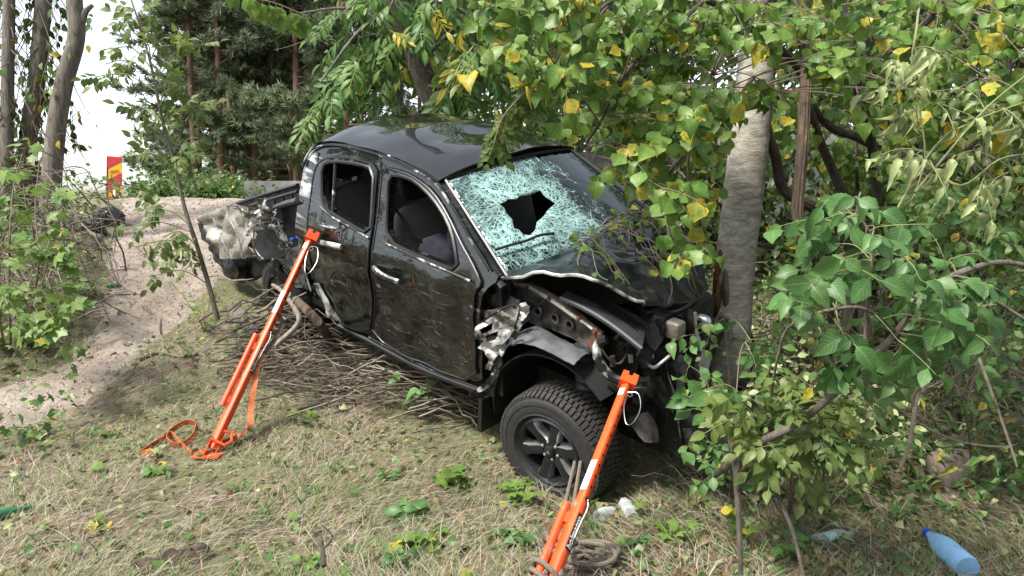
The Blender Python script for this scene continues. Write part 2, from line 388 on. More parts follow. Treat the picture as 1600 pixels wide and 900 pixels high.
    M_['sign_red'] = simple('sign_red', (.42, .012, .025), .4, var=.15, bmp=.03)
    M_['sign_yellow'] = simple('sign_yellow', (.78, .33, .012), .4, var=.12, bmp=.03)
    M_['blue_cap'] = simple('blue_cap', (.012, .06, .55), .4, bmp=.05)
    M_['stone'] = simple('stone', (.24, .19, .16), .9, 0, .6, 6, .8)
    M_['bag'] = simple('bag', (.012, .012, .014), .25, 0, .3, 10, .2)
    M_['blue_light'] = simple('blue_light', (.02, .10, .6), .3, bmp=0)
    def clear(nm, tint, alpha, rough=.08):
        m, nt, b = mat(nm); b.inputs['Base Color'].default_value = (*tint, 1); b.inputs['Roughness'].default_value = rough; b.inputs['Specular IOR Level'].default_value = .9
        t = N(nt, 'ShaderNodeBsdfTransparent'); t.inputs[0].default_value = (*[min(1, .35 + .65 * x) for x in tint], 1)
        lw = N(nt, 'ShaderNodeLayerWeight'); lw.inputs[0].default_value = .35
        fac = math_(nt, 'MINIMUM', math_(nt, 'ADD', lw.outputs['Facing'], alpha), 1)
        mx = N(nt, 'ShaderNodeMixShader'); nt.links.new(fac, mx.inputs[0]); nt.links.new(t.outputs[0], mx.inputs[1]); nt.links.new(b.outputs[0], mx.inputs[2])
        nt.links.new(mx.outputs[0], nt.nodes['Material Output'].inputs['Surface']); M_[nm] = m
    clear('clear_plastic', (.62, .66, .68), .12); clear('blue_plastic', (.26, .50, .80), .38, .3); clear('green_glass', (.02, .14, .06), .6)
    clear('tint_glass', (.02, .03, .03), .25, .03)
    # shattered laminated windscreen: dark glass, pale cyan cracks in a web round the hole (uv: metres from the blow)
    m, nt, b = mat('windscreen'); uv = N(nt, 'ShaderNodeUVMap'); uv.uv_map = 'UVMap'
    sp = N(nt, 'ShaderNodeSeparateXYZ'); nt.links.new(uv.outputs[0], sp.inputs[0])
    r = math_(nt, 'SQRT', math_(nt, 'ADD', math_(nt, 'POWER', sp.outputs[0], 2), math_(nt, 'POWER', sp.outputs[1], 2)))
    an = math_(nt, 'ARCTAN2', sp.outputs[1], sp.outputs[0])
    dis = tnoise(nt, uv.outputs[0], 5, 4)
    cx = N(nt, 'ShaderNodeCombineXYZ'); nt.links.new(math_(nt, 'ADD', math_(nt, 'MULTIPLY', an, 4.2), math_(nt, 'MULTIPLY', dis, 3.0)), cx.inputs[0]); nt.links.new(math_(nt, 'ADD', math_(nt, 'MULTIPLY', r, 7.5), math_(nt, 'MULTIPLY', dis, 1.6)), cx.inputs[1])
    def web(vec, scale, w):
        v = N(nt, 'ShaderNodeTexVoronoi'); v.feature = 'DISTANCE_TO_EDGE'; v.inputs['Scale'].default_value = scale; nt.links.new(vec, v.inputs['Vector'])
        return math_(nt, 'LESS_THAN', v.outputs[0], w)
    wb1 = web(cx.outputs[0], 1.35, .022); wb2 = web(cx.outputs[0], 2.5, .05); wb3 = web(uv.outputs[0], 36, .10); wb4 = web(uv.outputs[0], 13, .035)
    cl = tnoise(nt, uv.outputs[0], 3.2, 4, .6, .6)
    near = N(nt, 'ShaderNodeMapRange'); nt.links.new(math_(nt, 'ADD', r, math_(nt, 'MULTIPLY', math_(nt, 'SUBTRACT', cl, .5), .9)), near.inputs[0])
    for i, v in ((1, .08), (2, .54), (3, 1), (4, 0)): near.inputs[i].default_value = v
    nf = near.outputs[0]
    far_ = math_(nt, 'LESS_THAN', math_(nt, 'ADD', r, math_(nt, 'MULTIPLY', cl, .55)), .88)
    crack = math_(nt, 'MAXIMUM', math_(nt, 'MULTIPLY', wb1, math_(nt, 'MULTIPLY', far_, .55)), math_(nt, 'MAXIMUM', math_(nt, 'MULTIPLY', wb2, math_(nt, 'MULTIPLY', nf, 1.1)), math_(nt, 'MAXIMUM', math_(nt, 'MULTIPLY', wb3, math_(nt, 'MULTIPLY', math_(nt, 'POWER', nf, 1.6), .8)), math_(nt, 'MULTIPLY', wb4, nf))))
    powder = math_(nt, 'MULTIPLY', math_(nt, 'POWER', nf, 2.0), .10)
    crack = math_(nt, 'MINIMUM', math_(nt, 'ADD', crack, powder), 1)
    b.inputs['Base Color'].default_value = (.34, .55, .53, 1); b.inputs['Roughness'].default_value = .3
    g = N(nt, 'ShaderNodeBsdfGlossy'); g.inputs['Roughness'].default_value = .04; g.inputs['Color'].default_value = (.9, 1, .97, 1)
    t = N(nt, 'ShaderNodeBsdfTransparent'); t.inputs[0].default_value = (.32, .40, .37, 1)
    fr = N(nt, 'ShaderNodeFresnel'); fr.inputs[0].default_value = 1.5
    bn = N(nt, 'ShaderNodeBump'); bn.inputs['Strength'].default_value = .35; bn.inputs['Distance'].default_value = .02
    nt.links.new(math_(nt, 'ADD', math_(nt, 'MULTIPLY', cl, .6), math_(nt, 'MULTIPLY', crack, .15)), bn.inputs['Height'])
    for q in (g, b, fr): nt.links.new(bn.outputs[0], q.inputs['Normal'])
    m1 = N(nt, 'ShaderNodeMixShader'); nt.links.new(math_(nt, 'ADD', math_(nt, 'MULTIPLY', fr.outputs[0], 1.1), .03), m1.inputs[0]); nt.links.new(t.outputs[0], m1.inputs[1]); nt.links.new(g.outputs[0], m1.inputs[2])
    m2 = N(nt, 'ShaderNodeMixShader'); nt.links.new(crack, m2.inputs[0]); nt.links.new(m1.outputs[0], m2.inputs[1]); nt.links.new(b.outputs[0], m2.inputs[2])
    nt.links.new(m2.outputs[0], nt.nodes['Material Output'].inputs['Surface']); M_['windscreen'] = m
build_materials()
# ---------------------------------------------------------------- scattering and leaves
def scatter(name, protos, idx, mats, locs, cols, material, parent=None, kind='stuff'):
    """one mesh of many small pieces; protos: list of (verts n3, faces list of equal length tuples, uv n2)"""
    Vs, Ls, Cs, Us, Ps = [], [], [], [], []; off = 0
    for k, (pv, pf, pu) in enumerate(protos):
        s = np.nonzero(idx == k)[0]
        if not len(s): continue
        n = len(pv); W = np.einsum('nij,vj->nvi', mats[s], pv) + locs[s][:, None, :]
        Vs.append(W.reshape(-1, 3)); Cs.append(np.repeat(cols[s], n, axis=0))
        for ln in sorted({len(f) for f in pf}):
            fa = np.array([f for f in pf if len(f) == ln])
            F = (fa[None] + (np.arange(len(s)) * n)[:, None, None] + off).reshape(-1, ln)
            Ls.append(F.reshape(-1)); Ps.append(np.full(len(F), ln)); Us.append(np.tile(pu[fa.reshape(-1)], (len(s), 1)))
        off += n * len(s)
    V = np.concatenate(Vs); L = np.concatenate(Ls); P = np.concatenate(Ps); U = np.concatenate(Us); Cc = np.concatenate(Cs)
    me = bpy.data.meshes.new(name); me.vertices.add(len(V)); me.vertices.foreach_set('co', V.astype(np.float32).ravel())
    me.loops.add(len(L)); me.loops.foreach_set('vertex_index', L.astype(np.int32))
    me.polygons.add(len(P)); st = np.concatenate([[0], np.cumsum(P)[:-1]]).astype(np.int32); me.polygons.foreach_set('loop_start', st)
    me.polygons.foreach_set('use_smooth', np.ones(len(P), dtype=bool))
    me.update(calc_edges=True)
    ul = me.uv_layers.new(name='UVMap'); ul.data.foreach_set('uv', U.astype(np.float32).ravel())
    ca = me.color_attributes.new('Col', 'FLOAT_COLOR', 'POINT'); ca.data.foreach_set('color', Cc.astype(np.float32).ravel())
    me.materials.append(material); me.validate()
    if name is None: return me
    o = link(name, me, parent)
    if kind: o['kind'] = kind
    return o
def rotm(yaxis, normal, s=1.0):
    """matrix whose columns are x, y (along), z (normal)"""
    y = Vector(yaxis).normalized(); z = Vector(normal); z = z - y * z.dot(y)
    if z.length < 1e-4: z = y.orthogonal()
    z.normalize(); x = y.cross(z)
    return np.array([[x.x, y.x, z.x], [x.y, y.y, z.y], [x.z, y.z, z.z]]) * s
def blade(widths, fold=.15, curl=.25, serr=0, wave=0, stem=.12, seed=0):
    rr = random.Random(seed); n = len(widths); V = []; U = []; F = []
    for i, w in enumerate(widths):
        t = i / (n - 1); y = stem + t * (1 - stem); z = -curl * t * t; ww = w * (1 + (serr if i % 2 else -serr))
        wv = wave * rr.uniform(-1, 1); sk = rr.uniform(-.012, .012)
        V += [(-ww + sk, y + ww * .12, z + fold * w + wv), (sk, y, z), (ww + sk, y + ww * .12, z + fold * w - wv * .7)]; U += [(-1, t), (0, t), (1, t)]
    for i in range(n - 1):
        a = i * 3; F += [(a, a + 1, a + 4, a + 3), (a + 1, a + 2, a + 5, a + 4)]
    k = len(V); V += [(-.012, 0, 0), (.012, 0, 0), (.012, stem * 1.1, 0), (-.012, stem * 1.1, 0)]; U += [(0, 0)] * 4; F += [(k, k + 1, k + 2, k + 3)]
    return np.array(V, float), F, np.array(U, float)
def merge(parts):
    V, F, U = [], [], []; o = 0
    for (v, f, u) in parts:
        V.append(v); U.append(u); F += [tuple(i + o for i in q) for q in f]; o += len(v)
    return np.concatenate(V), F, np.concatenate(U)
def xform(p, M, t): return (p[0] @ np.array(M).T + np.array(t), p[1], p[2])
HAZEL_W = [.02, .26, .40, .46, .45, .38, .26, .12, .004]
ELM_W = [.02, .18, .29, .335, .33, .28, .20, .10, .003]
LANCE_W = [.01, .10, .155, .165, .14, .085, .003]
OVAL_W = [.02, .20, .27, .27, .20, .10, .004]
def lobed(seed=0, lobes=5, droop=.2):
    rr = random.Random(seed); V = [(0, .32, 0)]; U = [(0, .3)]; F = []; n = lobes * 4
    for i in range(n + 1):
        a = -math.pi * .86 + 2 * math.pi * .86 * i / n; ph = (i % 4)
        r = (.62, .36, .50, .40)[ph] if False else (.40, .47, .66, .47)[ph]
        r *= .72 + .38 * math.cos(a) if abs(a) > 1.6 else 1.0 + .12 * math.cos(a); r *= rr.uniform(.93, 1.07)
        x = math.sin(a) * r * .86; y = .32 + math.cos(a) * r * .9
        V.append((x, y, -droop * (x * x + (y - .3) ** 2) + rr.uniform(-.02, .02))); U.append((((i % 4) - 2) * .5, max(0, y)))
    for i in range(n): F.append((0, i + 2, i + 1))
    k = len(V); V += [(-.01, -.25, 0), (.01, -.25, 0), (.01, .3, 0)]; U += [(0, 0)] * 3; F.append((k, k + 1, k + 2))
    return np.array(V, float), F, np.array(U, float)
def pinnate(n=4, seed=0, w=LANCE_W, ls=.36, droop=.35):
    rr = random.Random(seed); parts = []
    y = np.linspace(0, 1, 7); V = []; F = []
    for t in y: V += [(-.008, t * .9, -droop * .8 * t * t), (.008, t * .9, -droop * .8 * t * t)]
    F = [(2 * i, 2 * i + 1, 2 * i + 3, 2 * i + 2) for i in range(6)]; parts.append((np.array(V, float), F, np.zeros((len(V), 2))))
    for i in range(n):
        t = .28 + .62 * i / n
        for s in (-1, 1):
            a = s * (.95 + rr.uniform(-.2, .2)); l = ls * rr.uniform(.85, 1.1)
            M = np.array([[math.cos(a), math.sin(a), 0], [-math.sin(a), math.cos(a), 0], [0, 0, 1]]) * l
            tl = rr.uniform(-.3, .3) - .35
            T = np.array([[1, 0, 0], [0, math.cos(tl), -math.sin(tl)], [0, math.sin(tl), math.cos(tl)]])
            parts.append(xform(blade(w, .2, .25, 0, 0, .06, seed * 31 + i), M @ T, (0, t * .9, -droop * .8 * t * t)))
    parts.append(xform(blade(w, .2, .3, 0, 0, .05, seed), np.eye(3) * ls * 1.05, (0, .88, -droop * .65)))
    return merge(parts)
KIND = {
    'hazel': [blade([w * (.85 + .1 * (i % 3)) for w in HAZEL_W], .05 + .09 * i, .05 + .13 * i, .05, .03 + .01 * i, .16, i) for i in range(6)],
    'elm': [blade([w * (.78 + .09 * (i % 3)) for w in ELM_W], .08 + .08 * i, .05 + .13 * i, .04, .03, .12, i + 9) for i in range(6)],
    'oval': [blade(OVAL_W, .2, .1 + .15 * i, 0, .015, .1, i + 20) for i in range(3)],
    'lance': [blade(LANCE_W, .2, .15 + .2 * i, 0, 0, .06, i + 30) for i in range(3)],
    'maple': [lobed(i) for i in range(4)],
    'ash': [pinnate(4, i) for i in range(4)],
    'walnut': [pinnate(3, i + 5, OVAL_W, .42) for i in range(3)],
    'wilt': [blade([w * .62 for w in ELM_W], 1.1, .4 + .35 * i, .10, .06, .1, i + 40) for i in range(4)],
}
def pal(kind, n):
    """leaf colours: rgb and how far the leaf has yellowed"""
    P = {'hazel': ((.075, .180, .030), (.185, .285, .055), .17), 'elm': ((.060, .160, .045), (.110, .225, .070), .03), 'oval': ((.08, .17, .04), (.16, .24, .07), .12),
         'lance': ((.06, .14, .035), (.11, .20, .05), .05), 'maple': ((.085, .185, .035), (.165, .25, .05), .16), 'ash': ((.060, .150, .035), (.12, .22, .05), .04),
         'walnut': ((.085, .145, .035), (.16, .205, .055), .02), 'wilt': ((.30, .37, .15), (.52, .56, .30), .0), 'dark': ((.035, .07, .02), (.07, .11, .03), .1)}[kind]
    t = RNG.random((n, 1)); c = np.array(P[0]) * (1 - t) + np.array(P[1]) * t; c *= RNG.uniform(.78, 1.15, (n, 1))
    y = np.where(RNG.random(n) < P[2], RNG.uniform(.25, .95, n), RNG.uniform(0, .15, n))
    return np.concatenate([c, y[:, None]], 1)
LEAFMESH = {}
def leaf_variants(kind, nv=18):
    if kind not in LEAFMESH:
        L = []
        for i in range(nv):
            o = scatter('leaf', [KIND[kind][i % len(KIND[kind])]], np.zeros(1, int), np.eye(3)[None], np.zeros((1, 3)), pal(kind, 1), M_['leaf'], None, None)
            L.append(o.data); bpy.data.objects.remove(o)
        LEAFMESH[kind] = L
    return LEAFMESH[kind]
def put_leaves(root, kind, leaves, keep, palette=None):
    """leaves: (point, axis, normal, size) in world space; the `keep` that show largest become objects, the rest one mass"""
    base = root.location
    def score(l):
        x, y, z = toview(l[0]); return (l[3] / z) if (-40 < x < 1640 and -40 < y < 940 and z > .3) else 0
    leaves = sorted(leaves, key=score, reverse=True); big, rest = leaves[:keep], leaves[keep:]
    vs_ = leaf_variants(kind)
    for i, (p, a, n_, s) in enumerate(big):
        o = bpy.data.objects.new('leaf', vs_[random.randrange(len(vs_))]); COL.objects.link(o); o.parent = root
        m = rotm(a, n_, s); q = Vector(p) - base
        o.matrix_local = Matrix(((m[0][0], m[0][1], m[0][2], q.x), (m[1][0], m[1][1], m[1][2], q.y), (m[2][0], m[2][1], m[2][2], q.z), (0, 0, 0, 1)))
    if rest:
        k = len(KIND[kind]); idx = RNG.integers(0, k, len(rest))
        mats = np.array([rotm(a, n_, s) for (p, a, n_, s) in rest]); locs = np.array([tuple(Vector(p) - base) for (p, a, n_, s) in rest])
        scatter('foliage', KIND[kind], idx, mats, locs, pal(palette or kind, len(rest)), M_['leaf'], root)
def rv(s=1.0): return Vector((random.uniform(-s, s), random.uniform(-s, s), random.uniform(-s, s)))
def twig_leaves(p0, d, length, nl, size, out, twigs, droop=.35, r=.004, face=(0, -.5, .9), spread=.8, wob=.12):
    """a thin twig from p0 along d with nl leaves set alternately"""
    d = Vector(d).normalized(); p = Vector(p0); pts = [p.copy()]; n = 5
    for i in range(n):
        d = (d + Vector((0, 0, -droop / n)) + rv(wob)).normalized(); p = p + d * (length / n); pts.append(p.copy())
    if twigs is not None: twigs.append((pts, [r, r * .9, r * .8, r * .65, r * .5, r * .35]))
    for i in range(nl):
        t = (i + 1) / nl; k = min(n - 1, int(t * n)); q = pts[k].lerp(pts[k + 1], t * n - k) if k < n else pts[-1]
        side = d.cross(Vector((0, 0, 1)));
        if side.length < .1: side = Vector((1, 0, 0))
        side.normalize(); s = 1 if i % 2 else -1
        ax = d * .5 + side * (s * spread) + Vector((0, 0, -droop)) + rv(.35)
        nn = Vector(face) + rv(.55)
        out.append((q, ax, nn, size * random.uniform(.5, 1.25)))
    return pts
def tubes_obj(name, tubes, m, root, n=5, kind='stuff'):
    mb = MB()
    for pts, rs in tubes: mb.tube(local(root, pts), rs, n, cap=False)
    if not tubes: return
    o = mb.build(name, m, root)
    if kind: o['kind'] = kind
    return o
def limb(root, name, pts, r0, r1, m, n=8, k=5, wob=0.0):
    P = spline(pts, k); L = len(P)
    if wob:
        P = [p + Vector((nz(p.x * 3, p.z * 3, 1), nz(p.y * 3, p.z * 3, 2), 0)) * wob for p in P]
    mb = MB(); mb.tube(local(root, P), [r0 + (r1 - r0) * (i / (L - 1)) for i in range(L)], n); mb.build(name, m, root); return P

# ---------------------------------------------------------------- the setting
def axis(dense0, dense1, step, far, ratio=1.18):
    a = list(np.arange(dense0, dense1 + step / 2, step)); s = step
    while a[-1] < far: s *= ratio; a.append(a[-1] + s)
    s = step
    while a[0] > -far: s *= ratio; a.insert(0, a[0] - s)
    return a
xs = axis(-6.5, 6.5, .08, 900); ys = axis(1.2, 11.5, .08, 900)
mb = MB(); nx, ny = len(xs), len(ys)
mb.v = [(x, y, H(x, y)) for x in xs for y in ys]
mb.f = [(i * ny + j, (i + 1) * ny + j, (i + 1) * ny + j + 1, i * ny + j + 1) for i in range(nx - 1) for j in range(ny - 1)]; mb.m = [0] * len(mb.f)
tag(mb.build('ground', M_['soil'], sharp=180), kind='structure')
# sandy track coming down from the road
TL = [(-6.5, 12.2), (-5.6, 10.8), (-4.9, 9.4), (-4.35, 8.0), (-3.9, 7.2), (-3.65, 6.6), (-3.6, 6.1), (-3.8, 5.6), (-4.8, 5.15), (-8, 4.4)]
TRT = [(-3.2, 12.2), (-3.3, 11), (-3.1, 9.6), (-2.9, 8.3), (-2.85, 7.3), (-2.9, 6.7), (-3.0, 6.2), (-2.95, 5.6), (-3.3, 4.95), (-6.5, 3.8)]
SL = spline([(a, b, 0) for a, b in TL], 12); SR = spline([(a, b, 0) for a, b in TRT], 12)
def sandfn(u, v):
    k = u * (len(SL) - 1); i = min(int(k), len(SL) - 2); a = SL[i].lerp(SL[i + 1], k - i); b = SR[i].lerp(SR[i + 1], k - i)
    e = .22 * nz(a.x * 2.2, a.y * 2.2, 8) + .14 * nz(a.x * 7, a.y * 7, 1) + .06 * nz(a.x * 20, a.y * 20, 3)
    w = v + e * (1 - abs(2 * v - 1)) * .5 + (e if v < .02 or v > .98 else 0)
    p = a.lerp(b, w); mid = 1 - (2 * v - 1) ** 2
    z = H(p.x, p.y) - .015 + mid * .055 + mid * (.05 * nz(p.x * 2.4, p.y * 2.4, 2) + .028 * nz(p.x * 6, p.y * 6, 4) + .014 * nz(p.x * 15, p.y * 15, 6))
    return (p.x, p.y, z)
tag(MB().grid(sandfn, 170, 60, flip=False).build('sandy_track', M_['sand'], sharp=180), kind='structure')
def roadfn(u, v):
    x = -120 + 240 * u; y = 13.6 + 6.5 * v - .02 * x; return (x, y, H(x, y) * .0 + 1.70)
tag(MB().grid(roadfn, 60, 6).build('road', M_['asphalt'], sharp=180), kind='structure')
def ontrack(x, y, mrg=0.0):
    if x > -2.3: return False
    for i in range(len(SL) - 1):
        a, b = SL[i], SL[i + 1]; c = SR[i + 1]; d = SR[i]
        if inside((x, y), [(a.x - mrg, a.y), (b.x - mrg, b.y), (c.x + mrg, c.y), (d.x + mrg, d.y)]): return True
    return False
# retaining wall behind the trees on the right: concrete blocks with a coping
w = thing('concrete_wall', 'weathered grey concrete retaining wall behind the trees', 'wall', (1.2, 9.6, 0.9))
mb = MB()
for i in range(9):
    mb = MB(); L = 1.6
    Mz = Matrix.Rotation(rad(-4), 3, 'Z'); c = Mz @ Vector((i * L + .5, 0, 0)) + Vector((0, 0, .55))
    mb.box(c, (L - .02, .3, 1.7), Mz); mb.build('concrete_panel', M_['concrete'], w)
    mb = MB(); c2 = Mz @ Vector((i * L + .5, -.03, 0)) + Vector((0, 0, 1.46)); mb.box(c2, (L - .012, .44, .12), Mz); mb.build('coping_stone', M_['concrete'], w)
p = thing('road_parapet', 'low pale concrete parapet along the road behind the truck bed', 'wall', (-4.0, 13.0, 1.6))
for i in range(6):
    mb = MB(); mb.box((i * 1.5 + .3, 0, .16), (1.48, .28, .42)); mb.build('concrete_panel', M_['concrete'], p)
# sandy heaps at the crest
# ---------------------------------------------------------------- the wrecked pickup
truck = thing('pickup_truck', 'wrecked black double-cab pickup truck crashed nose-first against the tree', 'truck', M=TR)
def superell(mb, c, d, e=.45, M=None, n=14, m=9, fn=None):
    def sg(a, k): return math.copysign(abs(a) ** k, a)
    P = []
    for i in range(m):
        la = -math.pi / 2 + math.pi * i / (m - 1)
        for j in range(n):
            lo = 2 * math.pi * j / n
            p = Vector((sg(math.cos(la), e) * sg(math.cos(lo), e) * d[0] / 2, sg(math.cos(la), e) * sg(math.sin(lo), e) * d[1] / 2, sg(math.sin(la), e) * d[2] / 2))
            if fn: p = fn(p)
            if M is not None: p = M @ p
            P.append(p + Vector(c))
    F = [(i * n + j, i * n + (j + 1) % n, (i + 1) * n + (j + 1) % n, (i + 1) * n + j) for i in range(m - 1) for j in range(n)]
    mb.add(P, F); return mb
def side0(z):
    y = -.88 if z < 1.12 else -.88 + (z - 1.12) * .436
    if z < .62: y += .5 * (.62 - z) ** 2
    return y
def ts(px, py):                                             # (x,z) on the near body side
    yy = -.8
    for i in range(40):
        q = tp(px, py, yy); yy = .5 * yy + .5 * side0(q.z)
    return (q.x, q.z)
def body_y(x, z, dent=1.0):
    y = side0(z)
    y -= .012 * math.exp(-((z - .98 + .03 * (x + 1.6)) / .05) ** 2)            # shoulder crease
    if dent:
        d = .022 * nz(x * 2.1, z * 2.6, 3) + .018 * nz(x * 4.6, z * 5.5, 7) + .007 * nz(x * 10, z * 11, 2) + .010 * abs(nz(x * 3.1 + 4, z * 4.4, 13))
        d += .045 * math.exp(-((x + 1.05) / .22) ** 2 - ((z - .70) / .13) ** 2) + .035 * math.exp(-((x + 2.0) / .25) ** 2 - ((z - .68) / .12) ** 2)
        d += .05 * math.exp(-((x + .70) / .10) ** 2 - ((z - .95) / .22) ** 2)
        y += d * dent * (1 if z < 1.16 else max(.15, 1 - (z - 1.16) * 4))
    return y
def sidefn(off=0.0, s=1, dent=1.0):
    def fn(x, z):
        return ((x, s * (body_y(x, z, dent) + off), z), (0, s, .15))
    return fn
def T(l, it=1, f=ts): return chaikin([f(*p) for p in l], it)
CABO = T([(749, 608), (752, 560), (745, 490), (752, 455), (778, 438), (766, 421), (733, 366), (700, 309), (684, 285), (660, 269), (633, 256), (587, 237), (540, 226), (507, 224), (487, 231), (473, 256), (466, 300), (462, 340), (463, 370), (470, 400), (482, 430), (492, 446), (503, 468), (529, 506), (573, 531), (660, 575)])
RDO = T([(490, 268), (500, 247), (530, 243), (560, 247), (591, 257), (587, 300), (581, 377), (579, 418), (582, 484), (574, 526), (529, 503), (503, 465), (491, 444), (484, 410), (482, 370), (485, 310)])
RWO = T([(503, 258), (520, 252), (560, 256), (585, 264), (582, 320), (579, 366), (548, 351), (517, 333), (506, 320), (503, 300)])
FDO = T([(597, 259), (633, 268), (655, 280), (677, 298), (700, 334), (722, 380), (744, 424), (752, 446), (741, 455), (737, 490), (742, 522), (748, 606), (660, 570), (577, 527), (586, 484), (583, 418), (585, 377), (592, 310)])
FWO = T([(608, 273), (630, 275), (650, 283), (677, 310), (700, 346), (711, 380), (715, 424), (680, 411), (640, 393), (604, 377), (605, 320)])
def shrink(poly, k):
    cx = sum(p[0] for p in poly) / len(poly); cz = sum(p[1] for p in poly) / len(poly)
    return [(cx + (p[0] - cx) * k, cz + (p[1] - cz) * k) for p in poly]
def loop3(poly, off, s=1, dent=1.0): 
    return [Vector((x, s * (body_y(x, z, dent) + off), z)) for x, z in subdiv(poly, .05)]
def ringtube(mb, pts, r, n=5, flat=1): mb.tube(pts + [pts[0], pts[1]], r, n, cap=False, flat=flat)
for s, dent in ((1, 1.0), (-1, .3)):
    mb = sheet(MB(), CABO, [shrink(RDO, .90), shrink(FDO, .91)], sidefn(.014, s, dent), .045, .03)
    cs = mb.build('cab_side', M_['paint'], truck, sharp=50)
    for nm, O, Wd in (('rear_door', RDO, RWO), ('front_door', FDO, FWO)):
        mb = sheet(MB(), O, [Wd], sidefn(0, s, dent), .04, .05)
        dr = mb.build('door', M_['paint'], truck, sharp=50)
        if s > 0: dr['label'] = 'scraped black ' + ('rear' if nm[0] == 'r' else 'front') + ' door with its window gone'
        mb = MB(); ringtube(mb, loop3(Wd, -.003, s, dent), .013, 6); mb.build('window_seal', M_['plastic'], dr)
        mb = MB(); ringtube(mb, loop3(shrink(O, .985), -.001, s, dent), .006, 5); mb.build('door_edge', M_['plastic' if s > 0 else 'paint'], dr)
        if s > 0:
            mb = sheet(MB(), shrink(O, .93), [shrink(Wd, 1.06)], sidefn(.055, s, 0), .08, .02); mb.build('door_card', M_['dark_trim'], dr)
            hp = [(503, 377), (512, 378), (524, 380), (537, 385)] if nm[0] == 'r' else [(589, 417), (600, 424), (612, 432), (626, 440)]
            q = [ts(*p) for p in hp]; P = [Vector((x, body_y(x, z) - (.045 if 0 < i < 3 else .02), z)) for i, (x, z) in enumerate(q)]
            mb = MB(); mb.tube(spline(P, 4), .017, 7, flat=1.25); mb.build('handle', M_['scraped'], dr)
            if nm[0] == 'r':
                a, b = ts(523, 252), ts(518, 336); mb = MB(); mb.tube([Vector((x, body_y(x, z) + .005, z)) for x, z in (a, b)], .013, 6); mb.build('window_divider', M_['edge'], dr)
# scraped rail above the doors, down the windscreen pillar
RAIL = [(474, 262), (478, 248), (488, 234), (507, 227), (540, 229), (587, 240), (633, 259), (660, 272), (683, 289), (700, 313), (733, 370), (764, 423)]
P = spline([Vector((x, body_y(x, z) - .004, z)) for x, z in (ts(*p) for p in RAIL)], 5)
mb = MB(); mb.tube(P, .008, 6); mb.build('drip_rail', M_['edge'], truck)
P2 = [p + Vector((0, .035, .012)) for p in P[12:40]]
mb = MB(); mb.tube(P2, .008, 5); mb.build('roof_moulding', M_['plastic'], truck)
q = [ts(*p) for p in ((531, 506), (573, 530), (660, 574), (748, 610))]
mb = MB(); mb.tube(spline([Vector((x, body_y(x, z) + .0, z - .012)) for x, z in q], 5), .02, 6); mb.build('sill', M_['plastic'], truck)
q = [ts(*p) for p in ((575, 527), (660, 571), (745, 607))]
mb = MB(); mb.tube(spline([Vector((x, body_y(x, z) - .004, z)) for x, z in q], 6), .006, 5); mb.build('sill_scratch', M_['edge'], truck)
# belt mouldings below the windows
for l in ([(503, 322), (517, 337), (548, 355), (580, 372)], [(603, 381), (640, 397), (680, 415), (732, 440)]):
    q = [ts(*p) for p in l]; mb = MB(); mb.tube(spline([Vector((x, body_y(x, z) - .008, z)) for x, z in q], 5), .009, 5); mb.build('belt_moulding', M_['edge'], truck)
# roof
RL = [(x, z) for x, z in (ts(*p) for p in ((474, 258), (487, 232), (507, 225), (540, 227), (587, 238), (633, 257), (660, 270), (684, 286)))]
RS = spline([Vector((x, 0, z)) for x, z in RL], 6)
def rooff(u, v):
    k = u * (len(RS) - 1); i = min(int(k), len(RS) - 2); p = RS[i].lerp(RS[i + 1], k - i)
    y0 = side0(p.z) + .012; s = 2 * v - 1; y = y0 * -s
    crown = (1 - abs(s) ** 2.6) * .10 * min(1, .35 + 2.2 * min(u, .55))
    zz = p.z + crown + .004; xx = p.x + (.10 * (1 - s * s) * max(0, (u - .75) * 4)) - .05 * (1 - s * s) * max(0, (.15 - u) * 6)
    zz += .012 * nz(xx * 2.2, y * 2.2, 4) + .006 * nz(xx * 6, y * 6, 9)
    zz -= .03 * math.exp(-((xx + 1.5) / .18) ** 2 - ((y - .15) / .35) ** 2)
    return (xx, -y * -1, zz)
mb = MB(); mb.grid(lambda u, v: rooff(u, 1 - v), 46, 40, thick=.012); 
roof = mb.build('roof', M_['paint'], truck, sharp=60)
mb = MB(); mb.grid(lambda u, v: tuple(Vector(rooff(.02 + u * .96, .03 + .94 * (1 - v))) - Vector((0, 0, .035))), 16, 14, thick=.01); mb.build('headliner', M_['dark_trim'], roof)
# windscreen
WB, WT = Vector((-.40, -.765, 1.215)), Vector((-1.15, -.60, 1.655))
def wpt(u, v):
    a = WB.lerp(WT, v); w = abs(a.y) * 1.0
    p = Vector((a.x + .13 * (1 - u * u) * (1 - .25 * v), u * w, a.z + .055 * (1 - u * u)))
    g = math.exp(-((u + .15) / .28) ** 2 - ((v - .52) / .26) ** 2)
    p += Vector((-.45, 0, -.8)) * (.05 * g + .006 * nz(u * 9, v * 9, 2) * (.3 + g)); return p
def wuv(px, py):
    u, v = 0.0, .5
    for i in range(30):
        def F(u, v): x, y, z = toview(TR @ wpt(u, v)); return np.array([x - px, y - py])
        f = F(u, v); J = np.stack([(F(u + 1e-3, v) - f) / 1e-3, (F(u, v + 1e-3) - f) / 1e-3], 1)
        d = np.linalg.solve(J, -f); u += float(np.clip(d[0], -.3, .3)); v += float(np.clip(d[1], -.3, .3))
    return (u, v)
hole = [wuv(*p) for p in ((780, 318), (789, 316), (794, 311), (807, 311), (812, 306), (828, 304), (843, 297), (851, 306), (868, 317), (856, 328), (850, 337), (839, 347), (836, 360), (827, 368), (817, 366), (811, 359), (803, 356), (800, 342), (791, 333), (788, 325))]
hc = (sum(p[0] for p in hole) / len(hole), sum(p[1] for p in hole) / len(hole))
